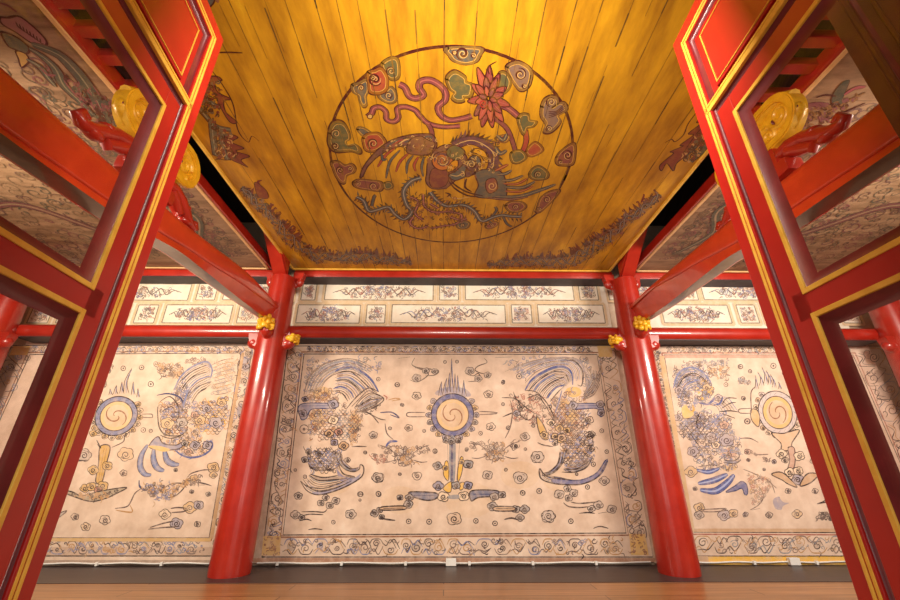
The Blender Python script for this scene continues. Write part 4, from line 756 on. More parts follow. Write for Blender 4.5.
# dragons in the ceiling corners
def corner_dragon(spine, name, seedv, back=1):
    global p
    random.seed(seedv); p = ceil_paint(); p.at((0, 0), 1)
    S = smooth_pts([q[:2] for q in spine], 2.2); n = len(S)
    Wd = lambda i: spine[min(len(spine)-1, int(i/n*len(spine)))][2]
    for i in range(n-1):
        w = Wd(i)*1.3; dx, dy = S[i+1][0]-S[i][0], S[i+1][1]-S[i][1]; L = math.hypot(dx, dy) or 1; nx, ny = -dy/L*back, dx/L*back; x, y = S[i]
        wob = math.sin(i*.55)*w*.3
        p.fill([(x+nx*w, y+ny*w), (S[i+1][0]+nx*w, S[i+1][1]+ny*w), (S[i+1][0]-nx*w, S[i+1][1]-ny*w), (x-nx*w, y-ny*w)], random.choice((lin((96, 66, 40)), CP2, lin((110, 84, 50)))), .4, sm=False)
        if random.random() < .55:
            l = random.uniform(1.5, 5.5); k = random.uniform(-2.5, 2.5)
            p.fill([(x+nx*w*.5-dx, y+ny*w*.5-dy), (x+nx*(w+l)+k*dx/L, y+ny*(w+l)+k*dy/L), (x+nx*w*.5+dx*1.4, y+ny*w*.5+dy*1.4)], random.choice((lin((104, 32, 32)), lin((84, 28, 30)), CP2)), .9, sm=False)
            if random.random() < .5: p.spiral((x+nx*(w+l*.8), y+ny*(w+l*.8)), random.uniform(.7, 1.6), lin((104, 32, 32)), 1., 1.2)
        if random.random() < .3: l = random.uniform(1., 2.5); p.stroke([(x-nx*w*.8, y-ny*w*.8), (x-nx*(w+l)+dx, y-ny*(w+l)+dy)], random.choice((CP, CG, D0)), 1.2)
    for i in range(n-1):
        w = Wd(i)*1.3; dx, dy = S[i+1][0]-S[i][0], S[i+1][1]-S[i][1]; L = math.hypot(dx, dy) or 1; nx, ny = -dy/L*back, dx/L*back; x, y = S[i]
        for k in range(4):
            t = random.uniform(-1, 1)*w; p.spiral((x+nx*t, y+ny*t), random.uniform(.8, 2.4), random.choice((D0, D1, D1, CG2, CP2, CP, lin((120, 112, 104)))), random.uniform(.7, 1.3), random.uniform(.5, 1.3), random.choice((-1, 1)))
    for ph, am in ((0, .55), (2.1, .8)):
        Q = []
        for i in range(n-1):
            dx, dy = S[i+1][0]-S[i][0], S[i+1][1]-S[i][1]; L = math.hypot(dx, dy) or 1; o_ = math.sin(i*.62+ph)*Wd(i)*am
            Q.append((S[i][0]-dy/L*o_, S[i][1]+dx/L*o_))
        p.stroke(Q, D1, 2.1, taper=False); p.stroke(Q, lin((92, 86, 84)), 1.3, taper=False); p.stroke(Q, lin((150, 138, 124)), .45, taper=False)
    return p
q = corner_dragon([(243, 188, 3), (252, 198, 5), (262, 207, 4), (272, 217, 3.5), (280, 226, 5), (288, 236, 5.5), (296, 243, 4.5), (306, 251, 4), (316, 256, 5), (326, 257, 3), (340, 257.5, 4.5), (352, 258, 5), (366, 257, 4.5), (382, 259, 4), (398, 261, 3.5), (412, 263, 2)], 'corner_dragon', 3, -1)
q.stroke([(263, 190), (258, 182), (262, 180)], lin((110, 34, 36)), 2.5); q.fill([(255, 182), (266, 190), (268, 198), (258, 196)], lin((112, 40, 40)), .9, D0); cput(q, 'corner_dragon')
q = corner_dragon([(659, 195, 2.5), (650, 203, 3.5), (641, 210, 4), (632, 216, 3.5), (624, 222, 5), (615, 232, 6), (604, 240, 6), (592, 248, 6), (580, 255, 5.5), (566, 261, 5), (550, 262, 4.5), (534, 262, 4.5), (516, 262, 3.5), (500, 264, 3.5), (487, 265, 2)], 'corner_dragon', 4, 1)
q.stroke([(641, 203), (644, 195), (643, 194)], lin((110, 34, 36)), 2.); cput(q, 'corner_dragon')
# tails of the dragons in the two near corners, reaching out from behind the doors
p = ceil_paint(); p.at((190, 60), 5)
GT = lin((96, 92, 72)); MR_ = lin((120, 42, 44))
for q_, c, w in (([(15, 200), (70, 270), (130, 330), (205, 350)], GT, 4.), ([(60, 160), (95, 205), (140, 232), (165, 228)], GT, 3.4), ([(110, 300), (115, 380), (130, 480)], GT, 4.4), ([(160, 350), (165, 430), (190, 500)], GT, 4.)): p.stroke(q_, D0, w+1.4, taper=False); p.stroke(q_, c, w, taper=False); p.stroke(q_, lin((150, 140, 110)), .8)
for q_ in ([(75, 90), (130, 80), (160, 100), (125, 115), (140, 160), (205, 195), (170, 205), (180, 260), (235, 310), (200, 310), (150, 230), (110, 130)], [(180, 370), (240, 385), (210, 410), (270, 440), (230, 455), (298, 480), (255, 500), (290, 535), (255, 520), (200, 490), (175, 420)]): p.fill(q_, MR_, .9, D0, 1.)
for q_ in ([(100, 40), (160, 120), (215, 220), (240, 350), (290, 410), (310, 380), (345, 405)], [(130, 490), (180, 500), (230, 490)], [(30, 230), (100, 320), (110, 300)], [(110, 470), (150, 490), (120, 500)]): p.stroke(q_, D0, 1.)
p.scribble([(40, 110), (140, 110), (160, 230), (110, 330), (40, 230)], 50, [D0, D1, MR_, GT], (1.2, 2.6), 1.); p.scribble([(100, 320), (200, 360), (240, 480), (140, 490)], 40, [D0, D1, MR_, GT, HL], (1.2, 2.6), 1.)
p.at((185, 0), 10); p.fill([(150, -30), (280, -30), (290, 20), (240, 70), (190, 40)], CG2, .9, D0); p.fill([(300, 0), (345, 0), (330, 30)], CP, .8); p.stroke([(300, 525), (450, 522), (575, 528)], D0, 1.2); p.stroke([(300, 320), (320, 315)], D0, 1.)
cput(p, 'corner_dragon')
p = ceil_paint(); p.at((610, 100), 6)
for q_, c, w in (([(600, 130), (530, 250), (480, 310), (410, 350)], GT, 3.6), ([(640, 160), (560, 300), (480, 370)], GT, 4.6)): p.stroke(q_, D0, w+1.4, taper=False); p.stroke(q_, c, w, taper=False)
for q_ in ([(620, 60), (520, 130), (545, 140), (470, 200), (500, 210), (420, 270), (440, 275), (360, 310), (380, 320), (300, 390), (310, 425), (340, 380), (380, 425), (400, 380), (460, 330), (520, 260), (620, 130)],): p.fill(q_, MR_, .9, D0, 1.)
for q_ in ([(530, 60), (470, 140), (440, 210), (390, 250), (370, 235), (330, 255)], [(430, 330), (520, 200), (560, 160)]): p.stroke(q_, D0, 1.)
p.scribble([(420, 330), (560, 170), (640, 140), (560, 310), (470, 380)], 46, [D0, D1, MR_, GT, HL], (1.2, 2.6), 1.)
cput(p, 'corner_dragon')

# side ceilings
DG = lin((74, 74, 62))
def side_ceiling(x0, x1, label, art):
    s = empty('ceiling', ((x0+x1)/2, 2., ZC), label, 'ceiling', kind='structure'); iv = Matrix.Translation((-(x0+x1)/2, -2., -ZC))
    def put(o): o.data.transform(iv); o.parent = s
    p = ceil_paint(); xs = min(x0, x1), max(x0, x1)
    for k in range(10):
        y = .2+k*.42; p.line2([(xs[0]+.02, y), (xs[1]-.02, y+.01)], .004, lin((90, 68, 52)), .6)
    put(p.build('board_panel', M['side'], None, slab((xs[0], -.35, ZC), (xs[1], 4.36, ZC+.03))))
    p = ceil_paint(); art(p); put(p.build('dragon_painting', M['side'], None))
    e = x0; sg = 1 if x1 > x0 else -1
    bm = bmesh.new(); box(bm, (min(e, e+sg*.03), -.35, ZC-.014), (max(e, e+sg*.03), 4.36, ZC+.03), .004); box(bm, (xs[0], 4.335, ZC-.014), (xs[1], 4.365, ZC+.03), .004)
    put(obj('edge_bead', bm, M['bead']))
    bm = bmesh.new(); box(bm, (min(e-sg*.03, e), -.35, ZC-.005), (max(e-sg*.03, e), 4.36, ZC+.09), .004); put(obj('fascia', bm, M['red']))
def curl_field(p, x0, x1, seedv):
    random.seed(seedv); xs = min(x0, x1), max(x0, x1)
    cols = [DG, lin((96, 70, 70)), lin((108, 88, 66)), lin((84, 60, 56)), lin((122, 72, 74))]
    def rnd(n, xa, xb, ya, yb, r):
        for k in range(n):
            x, y = random.uniform(xa, xb), random.uniform(ya, yb); rr = random.uniform(*r); t = random.uniform(0, 6.28); c = random.choice(cols)
            p.line2([(x+rr*(1-i/18)*math.cos(t+i*.5), y+rr*(1-i/18)*math.sin(t+i*.5)) for i in range(16)], random.uniform(.006, .018), c, .85, True)
    def serpent(pts, w, c):
        S = smooth_pts(pts, .06); p.line2(S, w*1.25, lin((52, 40, 36)), .9, True); p.line2(S, w, c, .95, True); p.line2(S, w*.25, lin((140, 118, 92)), .7, True)
        for i in range(2, len(S)-1, 2):
            dx, dy = S[i+1][0]-S[i-1][0], S[i+1][1]-S[i-1][1]; L = math.hypot(dx, dy) or 1
            for sg in (-1, 1): p.line2([(S[i][0]-sg*dy/L*w*.5, S[i][1]+sg*dx/L*w*.5), (S[i][0]-sg*dy/L*w*1.1-dx/L*.04, S[i][1]+sg*dx/L*w*1.1-dy/L*.04)], .014, random.choice(cols), .9)
    return rnd, serpent, cols
def left_art(p):
    rnd, serpent, cols = curl_field(p, -2.2, -5, 21)
    rnd(420, -2.9, -2.3, 2.4, 4.05, (.015, .07)); rnd(620, -5.2, -2.6, 1.5, 4.25, (.02, .10)); rnd(40, -2.9, -2.45, 1.6, 2.6, (.03, .07))
    serpent([(-2.42, 2.5), (-2.6, 2.9), (-2.45, 3.3), (-2.62, 3.7), (-2.5, 4.05)], .07, DG)
    serpent([(-4.7, 2.2), (-4.2, 2.6), (-3.7, 2.3), (-3.2, 2.8), (-2.8, 3.3)], .09, DG); serpent([(-4.8, 3.4), (-4.0, 3.1), (-3.5, 3.6), (-2.9, 3.8)], .08, lin((104, 62, 62)))
    p.at((0, 0), 7.5)
    p.fill([(0, 130), (60, 130), (140, 120), (230, 180), (340, 290), (340, 340), (240, 320), (120, 240), (20, 180)], lin((140, 88, 92)), .9, D0, 1.3)
    for k in range(8): p.stroke([(120+k*26, 160+k*18), (140+k*24, 200+k*17), (190+k*20, 235+k*13)], D0, .9)
    p.fill([(10, 240), (90, 260), (160, 300), (220, 360), (200, 400), (120, 370), (60, 340)], DG, .9, D0, 1.2); p.fill([(120, 380), (190, 400), (220, 450), (190, 490), (160, 500), (140, 440)], lin((172, 130, 60)), .8, D0, 1.)
    for q, w in (([(240, 330), (380, 380), (470, 430), (560, 520), (640, 620), (730, 760), (790, 900), (820, 1000)], 9.), ([(220, 360), (330, 430), (420, 520), (480, 640), (600, 760), (720, 880)], 6.), ([(200, 440), (300, 500), (360, 580), (420, 650)], 4.)): p.stroke(q, D0, w+1.5, taper=True); p.stroke(q, DG, w); p.stroke(q, lin((130, 120, 96)), 1.)
    for q in ([(0, 20), (60, 40), (130, 90)], [(250, 400), (330, 470)], [(300, 500), (360, 560), (420, 560)], [(480, 600), (560, 700), (640, 760), (720, 770)], [(600, 650), (680, 700), (760, 830)], [(700, 640), (780, 760), (850, 900)]): p.stroke(q, random.choice((D0, lin((120, 66, 70)))), 1.6)
    p.scribble([(480, 560), (900, 800), (880, 1000), (600, 800)], 50, [D0, lin((120, 66, 70)), DG], (1.4, 3.4), 1.1)
def right_art(p):
    rnd, serpent, cols = curl_field(p, 2.34, 5, 22)
    rnd(460, 2.47, 3.1, 2.3, 4.05, (.015, .07)); rnd(760, 2.8, 5.4, 1.5, 4.25, (.02, .10))
    serpent([(2.62, 2.3), (2.8, 2.7), (2.6, 3.1), (2.78, 3.5), (2.6, 3.95)], .07, DG); serpent([(4.9, 2.1), (4.4, 2.5), (3.9, 2.2), (3.4, 2.7), (3.0, 3.2)], .11, DG); serpent([(5.0, 3.3), (4.2, 3.0), (3.7, 3.5), (3.1, 3.7)], .09, lin((104, 62, 62)))
    p.at((780, 80), 7.5)
    for q, c, w in (([(500, 0), (450, 80), (430, 150), (480, 165)], DG, 7.), ([(100, 220), (200, 190), (300, 180), (380, 200)], lin((116, 66, 72)), 4.), ([(150, 330), (260, 290), (400, 220), (520, 150), (640, 90)], lin((128, 90, 52)), 2.4), ([(120, 260), (210, 270), (240, 300)], lin((116, 66, 72)), 3.), ([(300, 300), (400, 280), (500, 230), (640, 170)], D0, 1.2), ([(230, 360), (300, 360), (250, 420)], lin((120, 80, 50)), 1.8), ([(480, 110), (560, 60), (640, 50)], lin((150, 80, 84)), 3.), ([(270, 130), (340, 110), (420, 120)], D0, 1.)): p.stroke(q, D0, w+.8); p.stroke(q, c, w)
    p.scribble([(100, 200), (400, 180), (640, 90), (400, 300), (120, 480)], 60, [D0, lin((128, 90, 52)), lin((116, 66, 72))], (1.4, 3.4), 1.)
side_ceiling(-2.155, SL-.9, 'grey-beige dragon ceiling of the left side bay, seen through the left door', left_art)
side_ceiling(2.34, SR+.9, 'grey-beige dragon ceiling of the right side bay, seen through the right door', right_art)

# ------------------------------------------------------------------ columns with corbels
ZB = 2.25
def scroll_corbel(bm, cx, cy, cz, d, L, h, w):
    """carved bracket reaching L from the shaft in direction d = (dx, dy), top at cz"""
    dx, dy = d; sx, sy = -dy, dx; prof = []
    for i in range(13):
        t = i/12; prof.append((L*(1-t*t*.2)*math.cos(t*PI*.5)**.6 if i < 12 else 0, cz-h*math.sin(t*PI/2)))
    prof = [(0, cz)] + [(a, b) for a, b in prof]
    r = []
    for s in (-w/2, w/2): r.append([(cx+dx*a+sx*s, cy+dy*a+sy*s, b) for a, b in prof])
    loft(bm, r)
def corbel(parent, cx, cy, z, d, L, h, w, gold=True):
    jt = lambda a: random.uniform(1-a, 1+a)
    dx, dy = d
    bm = bmesh.new()
    # red curled foot under the head
    ball(bm, (cx+dx*L*.42, cy+dy*L*.42, z-h*.62), (w*.46+abs(dx)*L*.1, w*.46+abs(dy)*L*.1, h*.42)); ball(bm, (cx+dx*L*.2, cy+dy*L*.2, z-h*.8), (w*.36, w*.36, h*.34)); scroll_corbel(bm, cx, cy, z, d, L*.8, h*.9, w*.8)
    c = obj('corbel', bm, M['red'], parent, 45)
    if gold:
        bm = bmesh.new(); e = Vector((cx+dx*L*.62, cy+dy*L*.62, z-h*.3)); sx, sy = -dy, dx
        ball(bm, e, (w*.56, w*.56, h*.3), 14)
        for k in range(5):
            for j in range(4):
                t = (k-2)/2*1.1; zz = (j-1.5)/1.5
                ball(bm, (e.x+(dx*math.cos(t)+sx*math.sin(t))*w*.5, e.y+(dy*math.cos(t)+sy*math.sin(t))*w*.5, e.z+zz*h*.22*jt(.3)+random.uniform(-.1, .1)*h), (w*.17*jt(.4), w*.17*jt(.4), h*.13*jt(.4)), 8)
        tag(obj('carved_head', bm, M['gold'], c, 50), 'gold carved head of the corbel')
    return c
def column(x, label, sides, beam):
    t = empty('column', (x, YC, 0), label, 'column', 'red columns along the painted wall')
    bm = bmesh.new(); lathe(bm, [(.174, .004), (.177, .03), (.176, .5), (.171, 1.2), (.164, 2.0), (.158, 2.3), (.143, 2.75), (.137, 2.94)], n=48); obj('shaft', bm, M['red'], t, 40)
    for s, L in sides: corbel(t, s*.12, -.02, ZB-.012, (s, 0), L, .16, .13, (s > 0) == (x < 0) and abs(x) < 3)
    for s, L in sides: corbel(t, s*.1, .05, 3.03, (s, 0), L, .17, .1, False)
    if beam: corbel(t, 0, -.1, beam, (0, -1), .17, .2, .15)
    return t
column(XL, 'left red lacquered column standing between the centre and left murals', ((-1, .15), (1, .15)), 2.36)
column(XR, 'right red lacquered column standing between the centre and right murals', ((-1, .15), (1, .15)), 2.38)
column(SL, 'outer red column at the far left end of the wall, behind door glass', ((1, .15),), None)
column(SR, 'outer red column at the far right end of the wall, behind door glass', ((-1, .15),), None)

# rails over the murals and beams under the ceiling edge
def rail(x0, x1, label):
    bm = bmesh.new(); zc_, r = 2.32, .072
    poly = [(YM-.001, ZB), (4.36, ZB)] + [(4.345-r*.75*math.sin(a)+.03, zc_-r*math.cos(a)) for a in [PI*i/12 for i in range(13)]] + [(4.36, zc_+r), (YM-.001, zc_+r)]
    prism_x(bm, poly, x0, x1); t = empty('rail_beam', (0, 0, 0), label, 'beam', 'rails over the murals'); obj('rail', bm, M['red'], t, 40)
    bm = bmesh.new(); box(bm, (x0, 4.365, ZB-.008), (x1, YM-.001, ZB-.0005)); tag(obj('shade_sheet', bm, M['underside_shade'], t), 'dark sheet added as shade under the rail')  # added sheet, its dark colour carries the shade under the rail
rail(XL+.1, XR-.1, 'red rail with rounded front over the wide centre mural')
rail(SL+.1, XL-.1, 'red rail with rounded front over the left mural')
rail(XR+.1, SR-.1, 'red rail with rounded front over the right mural')
def topbeam(x0, x1, label):
    bm = bmesh.new(); box(bm, (x0, 4.375, 3.035), (x1, YM-.001, 3.125), .008); t = empty('ceiling_beam', (0, 0, 0), label, 'beam', 'beams under the ceiling edge'); obj('beam_body', bm, M['red'], t, 40)
    bm = bmesh.new(); box(bm, (x0, 4.385, 3.027), (x1, YM-.001, 3.0345)); tag(obj('shade_sheet', bm, M['underside_shade'], t), 'dark sheet added as shade under the beam')  # added sheet that paints the shaded underside of the beam
topbeam(XL+.06, XR-.06, 'red beam under the far edge of the yellow ceiling')
topbeam(SL+.06, XL-.06, 'red beam under the far edge of the left dragon ceiling')
topbeam(XR+.06, SR-.06, 'red beam under the far edge of the right dragon ceiling')

# tie beams running from the columns towards the doors, each carrying a carved strut
YMID = 2.09
def interp(tab, y):
    if y <= tab[0][0]: return tab[0][1]
    for (a, u), (b, v) in zip(tab, tab[1:]):
        if y <= b: t = (y-a)/(b-a); t = t*t*(3-2*t)*.35+t*.65; return u+(v-u)*t
    return tab[-1][1]
def tie_beam(x, sg, fillet, top, outer, label):
    """sg: direction from the beam to the middle of the room; the beam bellies towards the doors"""
    t = empty('tie_beam', (x, YMID, top[0][1]), label, 'beam', 'tie beams beside the centre bay')
    bm = bmesh.new(); rings = []; w = .088
    for i in range(45):
        y = -.1+(YC-.08+.1)*i/44; zf, zt, zo = interp(fillet, y), interp(top, y), interp(outer, y); r = .08; e = max(0, (y-3.9)/.3); r_ = []
        for k in range(5): a = -PI/2+PI/2*k/4; r_.append((w-.014+.014*math.cos(a), zf+.014+.014*math.sin(a)))
        for k in range(9): a = PI/2*k/8; r_.append((w-r+r*math.cos(a), zt-r+r*math.sin(a)))
        for k in range(9): a = PI/2+PI/2*k/8; r_.append((-w+r+r*math.cos(a), zt-r+r*math.sin(a)))
        for k in range(5): a = PI+PI/2*k/4; r_.append((-w+.05+.05*math.cos(a), zo+.05+.05*math.sin(a)))
        g = max(0, min(1, (y-2.2)/1.95)); g = .03+.36*g*g*(3-2*g); r_.append((w-2*w*g, min(zo, zf)+.002))
        rings.append([(sg*q*(1-.12*e), y-YMID, z-top[0][1]) for q, z in r_])
    loft(bm, rings); b = obj('beam_body', bm, M['beam'], t, 38); b.data.materials.append(M['soffit'])  # second slot holds the painted shade of the underside
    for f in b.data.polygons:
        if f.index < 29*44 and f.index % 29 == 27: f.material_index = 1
    return t
tie_beam(XL-.03, 1, [(1.25, 2.165), (1.77, 2.205), (2.14, 2.262), (2.64, 2.333), (3.44, 2.431), (4.15, 2.50)], [(1.15, 2.425), (1.8, 2.44), (2.27, 2.487), (3.43, 2.60), (4.1, 2.59)], [(1.3, 2.135), (1.9, 2.165), (2.5, 2.26), (3.0, 2.285), (4.07, 2.35)], 'round red tie beam on the left, running from left column to left door')
tie_beam(XR+.03, -1, [(1.37, 2.254), (1.94, 2.293), (2.34, 2.338), (3.0, 2.44), (3.62, 2.53), (4.15, 2.55)], [(1.39, 2.503), (1.95, 2.532), (2.38, 2.569), (3.67, 2.608), (4.15, 2.60)], [(1.3, 2.21), (2.0, 2.225), (2.6, 2.30), (3.44, 2.311), (4.08, 2.346)], 'round red tie beam on the right, running from right column to right door')
def strut(x, z0, label):
    t = empty('carved_strut', (x, YMID, z0), label, 'carving', 'gilded struts on the tie beams')
    # pierced gold plaque
    bm = bmesh.new(); w, zc_ = .05, .385; r, hl = .165, .21
    def stad(r_, n=14): return [(hl+r_*math.cos(-PI/2+PI*i/n), zc_+r_*math.sin(-PI/2+PI*i/n)) for i in range(n+1)] + [(-hl+r_*math.cos(PI/2+PI*i/n), zc_+r_*math.sin(PI/2+PI*i/n)) for i in range(n+1)]
    O = stad(r); I = stad(r-.055); rr = []
    for X in (-w, w): rr.append(O); rr.append(I)
    vs = [[bm.verts.new((X, a, b)) for a, b in P] for X, P in ((-w, O), (w, O), (w, I), (-w, I))]
    for A_, B_ in zip(vs, vs[1:]+vs[:1]):
        for i in range(len(O)): j = (i+1) % len(O); bm.faces.new((A_[i], A_[j], B_[j], B_[i]))
    bmesh.ops.bevel(bm, geom=[e for e in bm.edges if abs(e.verts[0].co.x-e.verts[1].co.x) < 1e-6], offset=.008, segments=2, affect='EDGES')
    pl = obj('plaque', bm, M['gold'], t, 35)
    bm = bmesh.new()
    for sg in (-1, 1):                    # carved scrolls filling the ring
        for c0, rad, d, t0 in (((sg*.235, zc_+.02), .085, sg, 0), ((sg*.12, zc_-.045), .065, -sg, 1.), ((sg*.315, zc_-.055), .05, -sg, 2.), ((sg*.04, zc_+.06), .06, sg, 2.)):
            P = [(0, c0[0]+rad*(1-.8*i/20)*math.cos(t0+d*i*.46), c0[1]+rad*(1-.8*i/20)*math.sin(t0+d*i*.46)) for i in range(21)]
            tube(bm, P, [.024*(1-.4*i/20) for i in range(21)], 8)
        tube(bm, [(0, sg*.36, zc_+.06), (0, sg*.3, zc_+.115), (0, sg*.2, zc_+.12), (0, sg*.1, zc_+.1)], .03, 8); tube(bm, [(0, sg*.36, zc_-.06), (0, sg*.28, zc_-.12), (0, sg*.15, zc_-.11), (0, 0, zc_-.1)], .03, 8)
    for v in bm.verts: v.co.x *= 1.3
    obj('scrollwork', bm, M['gold'], pl, 50)
    bm = bmesh.new(); box(bm, (-.012, -.33, zc_-.12), (.012, .33, zc_+.12), .01); obj('backing', bm, M['gold'], pl)
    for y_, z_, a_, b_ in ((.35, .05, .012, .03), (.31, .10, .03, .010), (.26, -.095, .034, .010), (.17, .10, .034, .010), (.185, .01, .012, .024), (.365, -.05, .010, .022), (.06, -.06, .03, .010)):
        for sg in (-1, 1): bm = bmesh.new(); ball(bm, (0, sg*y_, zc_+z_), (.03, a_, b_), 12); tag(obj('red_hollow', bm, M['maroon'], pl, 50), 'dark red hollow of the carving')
    for sg in (-1, 1):                    # red scroll feet
        bm = bmesh.new()
        P = [(0, sg*.10, .17), (0, sg*.22, .17), (0, sg*.31, .14), (0, sg*.38, .09), (0, sg*.44, .045), (0, sg*.50, .03), (0, sg*.535, .05), (0, sg*.515, .085), (0, sg*.48, .075), (0, sg*.49, .055)]
        S = [Vector(q) for q in P]
        tube(bm, S, [.035, .045, .045, .045, .04, .034, .03, .025, .02, .012], 10)
        tube(bm, [(0, sg*.2, .14), (0, sg*.27, .09), (0, sg*.34, .045), (0, sg*.31, .02)], [.045, .04, .034, .02], 10); ball(bm, (0, sg*.37, .12), (.045, .045, .03)); ball(bm, (0, sg*.2, .17), (.04, .05, .03)); ball(bm, (0, sg*.42, .03), (.04, .06, .03))
        for v in bm.verts: v.co.x *= 1.15
        obj('scroll_foot', bm, M['red'], t, 50)
    bm = bmesh.new(); box(bm, (-.06, -.2, .0), (.06, .2, .1), .02); box(bm, (-.05, -.14, .08), (.05, .14, .23), .02); obj('base', bm, M['red'], t, 40)
    bm = bmesh.new(); box(bm, (-.04, -.12, zc_+.16), (.04, .12, .92), .01); obj('post', bm, M['red'], t, 40)
strut(XL-.03, 2.515, 'gilded oval carving on red scroll feet, standing on the left tie beam')
strut(XR+.03, 2.552, 'gilded oval carving on red scroll feet, standing on the right tie beam')

# sloping rafters and purlins in the dark roof space
def rafter(x, sg, label):
    bm = bmesh.new(); a = Vector((x, 4.2, 3.06)); b = Vector((x, 1.9, 4.74)); pts = [a.lerp(b, i/10) for i in range(11)]
    rings = [[(p_.x-.085, p_.y, p_.z-.13), (p_.x+.085, p_.y, p_.z-.13), (p_.x+.085, p_.y, p_.z+.13), (p_.x-.085, p_.y, p_.z+.13)] for p_ in pts]
    loft(bm, rings); bmesh.ops.bevel(bm, geom=list(bm.edges), offset=.015, segments=2, affect='EDGES'); tag(obj('rafter', bm, M['red'], None, 40), label, 'rafter', 'sloping rafters over the columns')
rafter(XL-.02, -1, 'sloping red rafter rising above the left column in the dark roof gap')
rafter(XR+.02, 1, 'sloping red rafter rising above the right column in the dark roof gap')
for nm, x0, x1 in (('left', -2.30, -1.78), ('right', 1.94, 2.48)):
    for y in (1.36, 1.52, 1.69, 1.9):
        bm = bmesh.new(); box(bm, (x0, y-.035, ZC+.032), (x1, y+.035, ZC+.10), .006)
        tag(obj('crossbar', bm, M['attic'], None), 'short red crossbar bridging the dark gap beside the %s tie beam' % nm, 'roof bar', 'crossbars in the %s ceiling gap' % nm)

# ------------------------------------------------------------------ door leaves
def frame_ring(bm, x0, x1, z0, z1, w, y0, y1, bev=.003):
    """four bars of width w just inside the rectangle, from depth y0 to y1"""
    for a, b in (((x0, z0), (x0+w, z1)), ((x1-w, z0), (x1, z1)), ((x0+w, z0), (x1-w, z0+w)), ((x0+w, z1-w), (x1-w, z1))): box(bm, (a[0], y0, a[1]), (b[0], y1, b[1]), bev)
def bevel_ring(bm, x0, x1, z0, z1, w, ya, yb):
    """sloping stop: outer edge at depth ya, inner edge at depth yb"""
    o = [(x0, z0), (x1, z0), (x1, z1), (x0, z1)]; i = [(x0+w, z0+w), (x1-w, z0+w), (x1-w, z1-w), (x0+w, z1-w)]
    n = 6; vs = []
    for k in range(n+1):
        t = k/n; vs.append([bm.verts.new((a[0]+(b[0]-a[0])*t, ya+(yb-ya)*(1-(1-t)**2), a[1]+(b[1]-a[1])*t)) for a, b in zip(o, i)])
    for A_, B_ in zip(vs, vs[1:]):
        for q in range(4): bm.faces.new((A_[q], A_[(q+1) % 4], B_[(q+1) % 4], B_[q]))
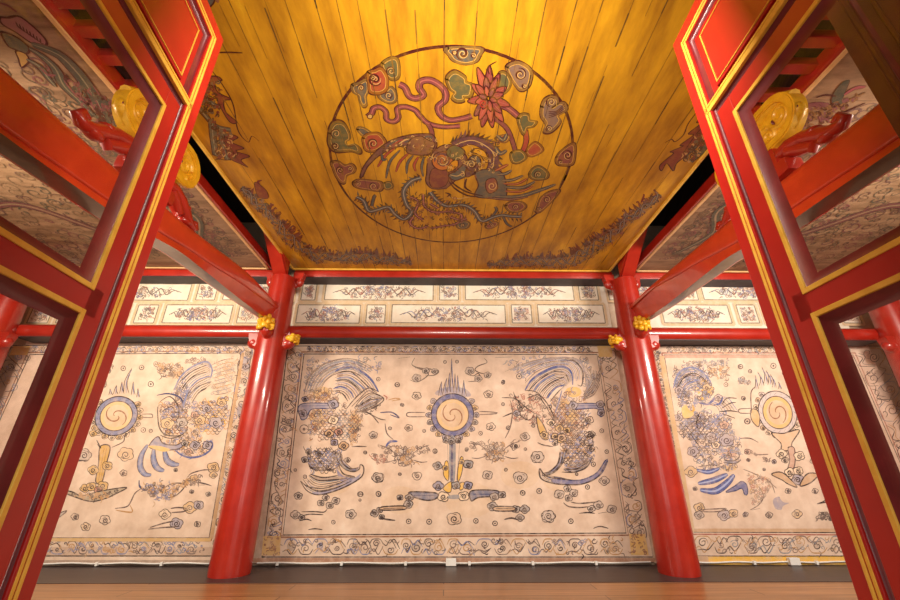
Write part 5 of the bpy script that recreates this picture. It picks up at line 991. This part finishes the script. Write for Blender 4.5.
def door(name, far, direc, side, Wd, ztop, label, dim=False):
    """local x runs from the free (far) edge towards the hinge, local -y is the face towards the centre of the room"""
    d = Vector((direc[0], direc[1], 0)).normalized(); back = -d
    t = bpy.data.objects.new(name, None); col.objects.link(t); t.empty_display_size = .1
    nrm = Vector((0, 0, 1)).cross(back)               # local y
    flip = side                                       # +1 when the seen face is local -y
    t.matrix_world = Matrix(((back.x, nrm.x, 0, far[0]), (back.y, nrm.y, 0, far[1]), (0, 0, 1, 0), (0, 0, 0, 1)))
    tag(t, label, 'door', None, 'structure')
    Y = lambda a, b: (min(-flip*a, -flip*b), max(-flip*a, -flip*b))    # a, b: heights above the mid-plane, towards the seen face
    T = .024
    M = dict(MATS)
    if dim: M.update(red_door=MATS['brown'], goldtrim=MATS['brown'])  # dim leaf: shade is put into its red and gold colours
    FR = []
    bm = bmesh.new()
    zr0, zr1, zb = 2.045-.035, 2.10, .62
    y0, y1 = Y(-T, T)
    for a, b in (((0, .06), (.075, ztop)), ((Wd-.075, .06), (Wd, ztop)), ((.075, ztop-.085), (Wd-.075, ztop)), ((.075, 2.035), (Wd-.075, 2.052)), ((.075, .26), (Wd-.075, .30)), ((.075, .06), (Wd-.075, .10))): box(bm, (a[0], y0, a[1]), (b[0], y1, b[1]), .003)
    obj('outer_frame', bm, M['red_door'], t)
    ops = ((2.052, ztop-.085), (.30, 2.035), (.10, .26))
    # raised panel above and below
    for z0, z1 in (ops[0], ops[2]):
        bm = bmesh.new(); y0, y1 = Y(-.012, .004); box(bm, (.07, y0, z0-.005), (Wd-.07, y1, z1+.005)); y0, y1 = Y(0, .014)
        a, b = .118, Wd-.118
        box(bm, (a, y0, z0+.042), (b, y1, z1-.045), .008); pn = obj('upper_panel' if z0 > 1 else 'lower_panel', bm, M['red_door'], t)
        bm = bmesh.new(); y0, y1 = Y(.012, .0175); frame_ring(bm, a+.012, b-.012, z0+.052, z1-.055, .004, y0, y1, .001) if z0 > 1 else box(bm, (a+.02, y0, z0+.07), (b-.02, y1, z0+.074)); tag(obj('gold_line', bm, M['goldtrim'], pn), 'thin gold line')
    # gold beads round each opening
    for z0, z1 in ops:
        bm = bmesh.new(); y0, y1 = Y(.016, T+.004); frame_ring(bm, .046, Wd-.046, z0-.021, z1+.027, .009, y0, y1, .003); y0, y1 = Y(.014, T+.002); frame_ring(bm, .0585, Wd-.0585, z0-.0085, z1+.0145, .010, y0, y1, .003)
        tag(obj('gold_bead', bm, M['goldtrim'], t), 'gold bead round the opening')
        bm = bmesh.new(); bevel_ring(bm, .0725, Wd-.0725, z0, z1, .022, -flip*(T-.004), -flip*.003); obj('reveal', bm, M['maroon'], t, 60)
    # glazed sash
    sa = bmesh.new(); y0, y1 = Y(-.018, .020); x0, x1, z0, z1 = .112, Wd-.112, .34, 2.002
    frame_ring(sa, x0-.02, x1+.02, z0-.02, z1+.0, .068, y0, y1, .003); box(sa, (x0, y0, 1.205), (x1, y1, 1.285), .003)
    s = obj('sash', sa, M['red_door'], t)
    for a, b in ((1.272, 1.936), (.386, 1.218)):
        bm = bmesh.new(); y0, y1 = Y(.016, .0235); frame_ring(bm, .152, Wd-.152, a, b, .014, y0, y1, .002); tag(obj('gold_bead', bm, M['goldtrim'], s), 'gold bead round the glass')
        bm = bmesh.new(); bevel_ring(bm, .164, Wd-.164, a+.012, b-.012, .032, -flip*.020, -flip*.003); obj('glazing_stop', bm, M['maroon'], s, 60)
        bm = bmesh.new(); y0, y1 = Y(-.002, .002); box(bm, (.158, y0, a-.0), (Wd-.158, y1, b)); obj('glass_pane', bm, M['glass'], s)
    return t
door('door_1', (-.952, 1.1), (-.113, .994), -1, .92, 2.487, 'open left door leaf of red wood, gold beads and glass, near the left of the view')
door('door_2', (.976, 1.1), (.048, .999), 1, .92, 2.492, 'open right door leaf of red wood, gold beads and glass, near the right of the view')
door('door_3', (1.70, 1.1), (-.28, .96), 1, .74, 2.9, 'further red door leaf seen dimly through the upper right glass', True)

# ------------------------------------------------------------------ white cable along the foot of the wall
def cable(x0, x1, label, boxes):
    t = empty('wall_cable', ((x0+x1)/2, YM-.012, .03), label, 'cable', 'white cables at the foot of the wall'); c = (x0+x1)/2
    bm = bmesh.new(); n = 30; tube(bm, [(x0-c+(x1-x0)*i/n, 0, .004*math.sin(i*1.1)) for i in range(n+1)], .007, 8); obj('cord', bm, M['white'], t, 60)
    for x in boxes: bm = bmesh.new(); box(bm, (x-c-.05, -.035, -.022), (x-c+.05, .01, .04), .004); obj('junction_box', bm, M['white'], t)
    for k in range(int((x1-x0)/.62)+1): bm = bmesh.new(); x = x0-c+.2+k*.62; box(bm, (x-.012, -.02, -.02), (x+.012, .01, .012), .003); obj('clip', bm, M['white'], t)
cable(XL+.1, XR-.1, 'white cable with a junction box under the wide centre mural', (.07,)); cable(SL+.2, XL-.1, 'white cable along the floor under the left mural', ()); cable(XR+.1, SR-.2, 'white cable with a junction box under the right mural', (3.44,))

# ------------------------------------------------------------------ light
def area(name, loc, target, size, power, color, sy=None, spread=180):
    l = bpy.data.lights.new(name, 'AREA'); l.energy = power; l.color = color; l.size = size; l.spread = math.radians(spread)
    if sy: l.shape = 'RECTANGLE'; l.size_y = sy
    o = bpy.data.objects.new(name, l); col.objects.link(o); o.location = loc
    o.rotation_euler = (Vector(target)-Vector(loc)).to_track_quat('-Z', 'Y').to_euler(); return o
area('lamp_centre', (.1, .78, 2.30), (.1, 4.3, 2.1), .8, 70, (1, .90, .76), .1)
area('fill_side', (-3.7, 1.5, 2.6), (-2.6, 4.5, 1.7), 1.2, 104, (1, .88, .70), .4, 150)  # unseen fill light, added in the left bay to brighten the wall
area('fill_side', (3.9, 1.5, 2.6), (2.8, 4.5, 1.7), 1.2, 104, (1, .89, .76), .4, 150)  # matching unseen fill light, added in the right bay
area('doorway_daylight', (0, -1.9, 1.3), (0, 3, 2.0), 2.6, 40, (1, .93, .86), 2.2)
w = bpy.data.worlds.new('world'); bpy.context.scene.world = w; w.use_nodes = True
w.node_tree.nodes['Background'].inputs[0].default_value = (.9, .8, .7, 1); w.node_tree.nodes['Background'].inputs[1].default_value = .3
vs = bpy.context.scene.view_settings; vs.view_transform = 'Standard'; vs.look = 'None'; vs.gamma = 1; vs.exposure = 0; vs.use_curve_mapping = False
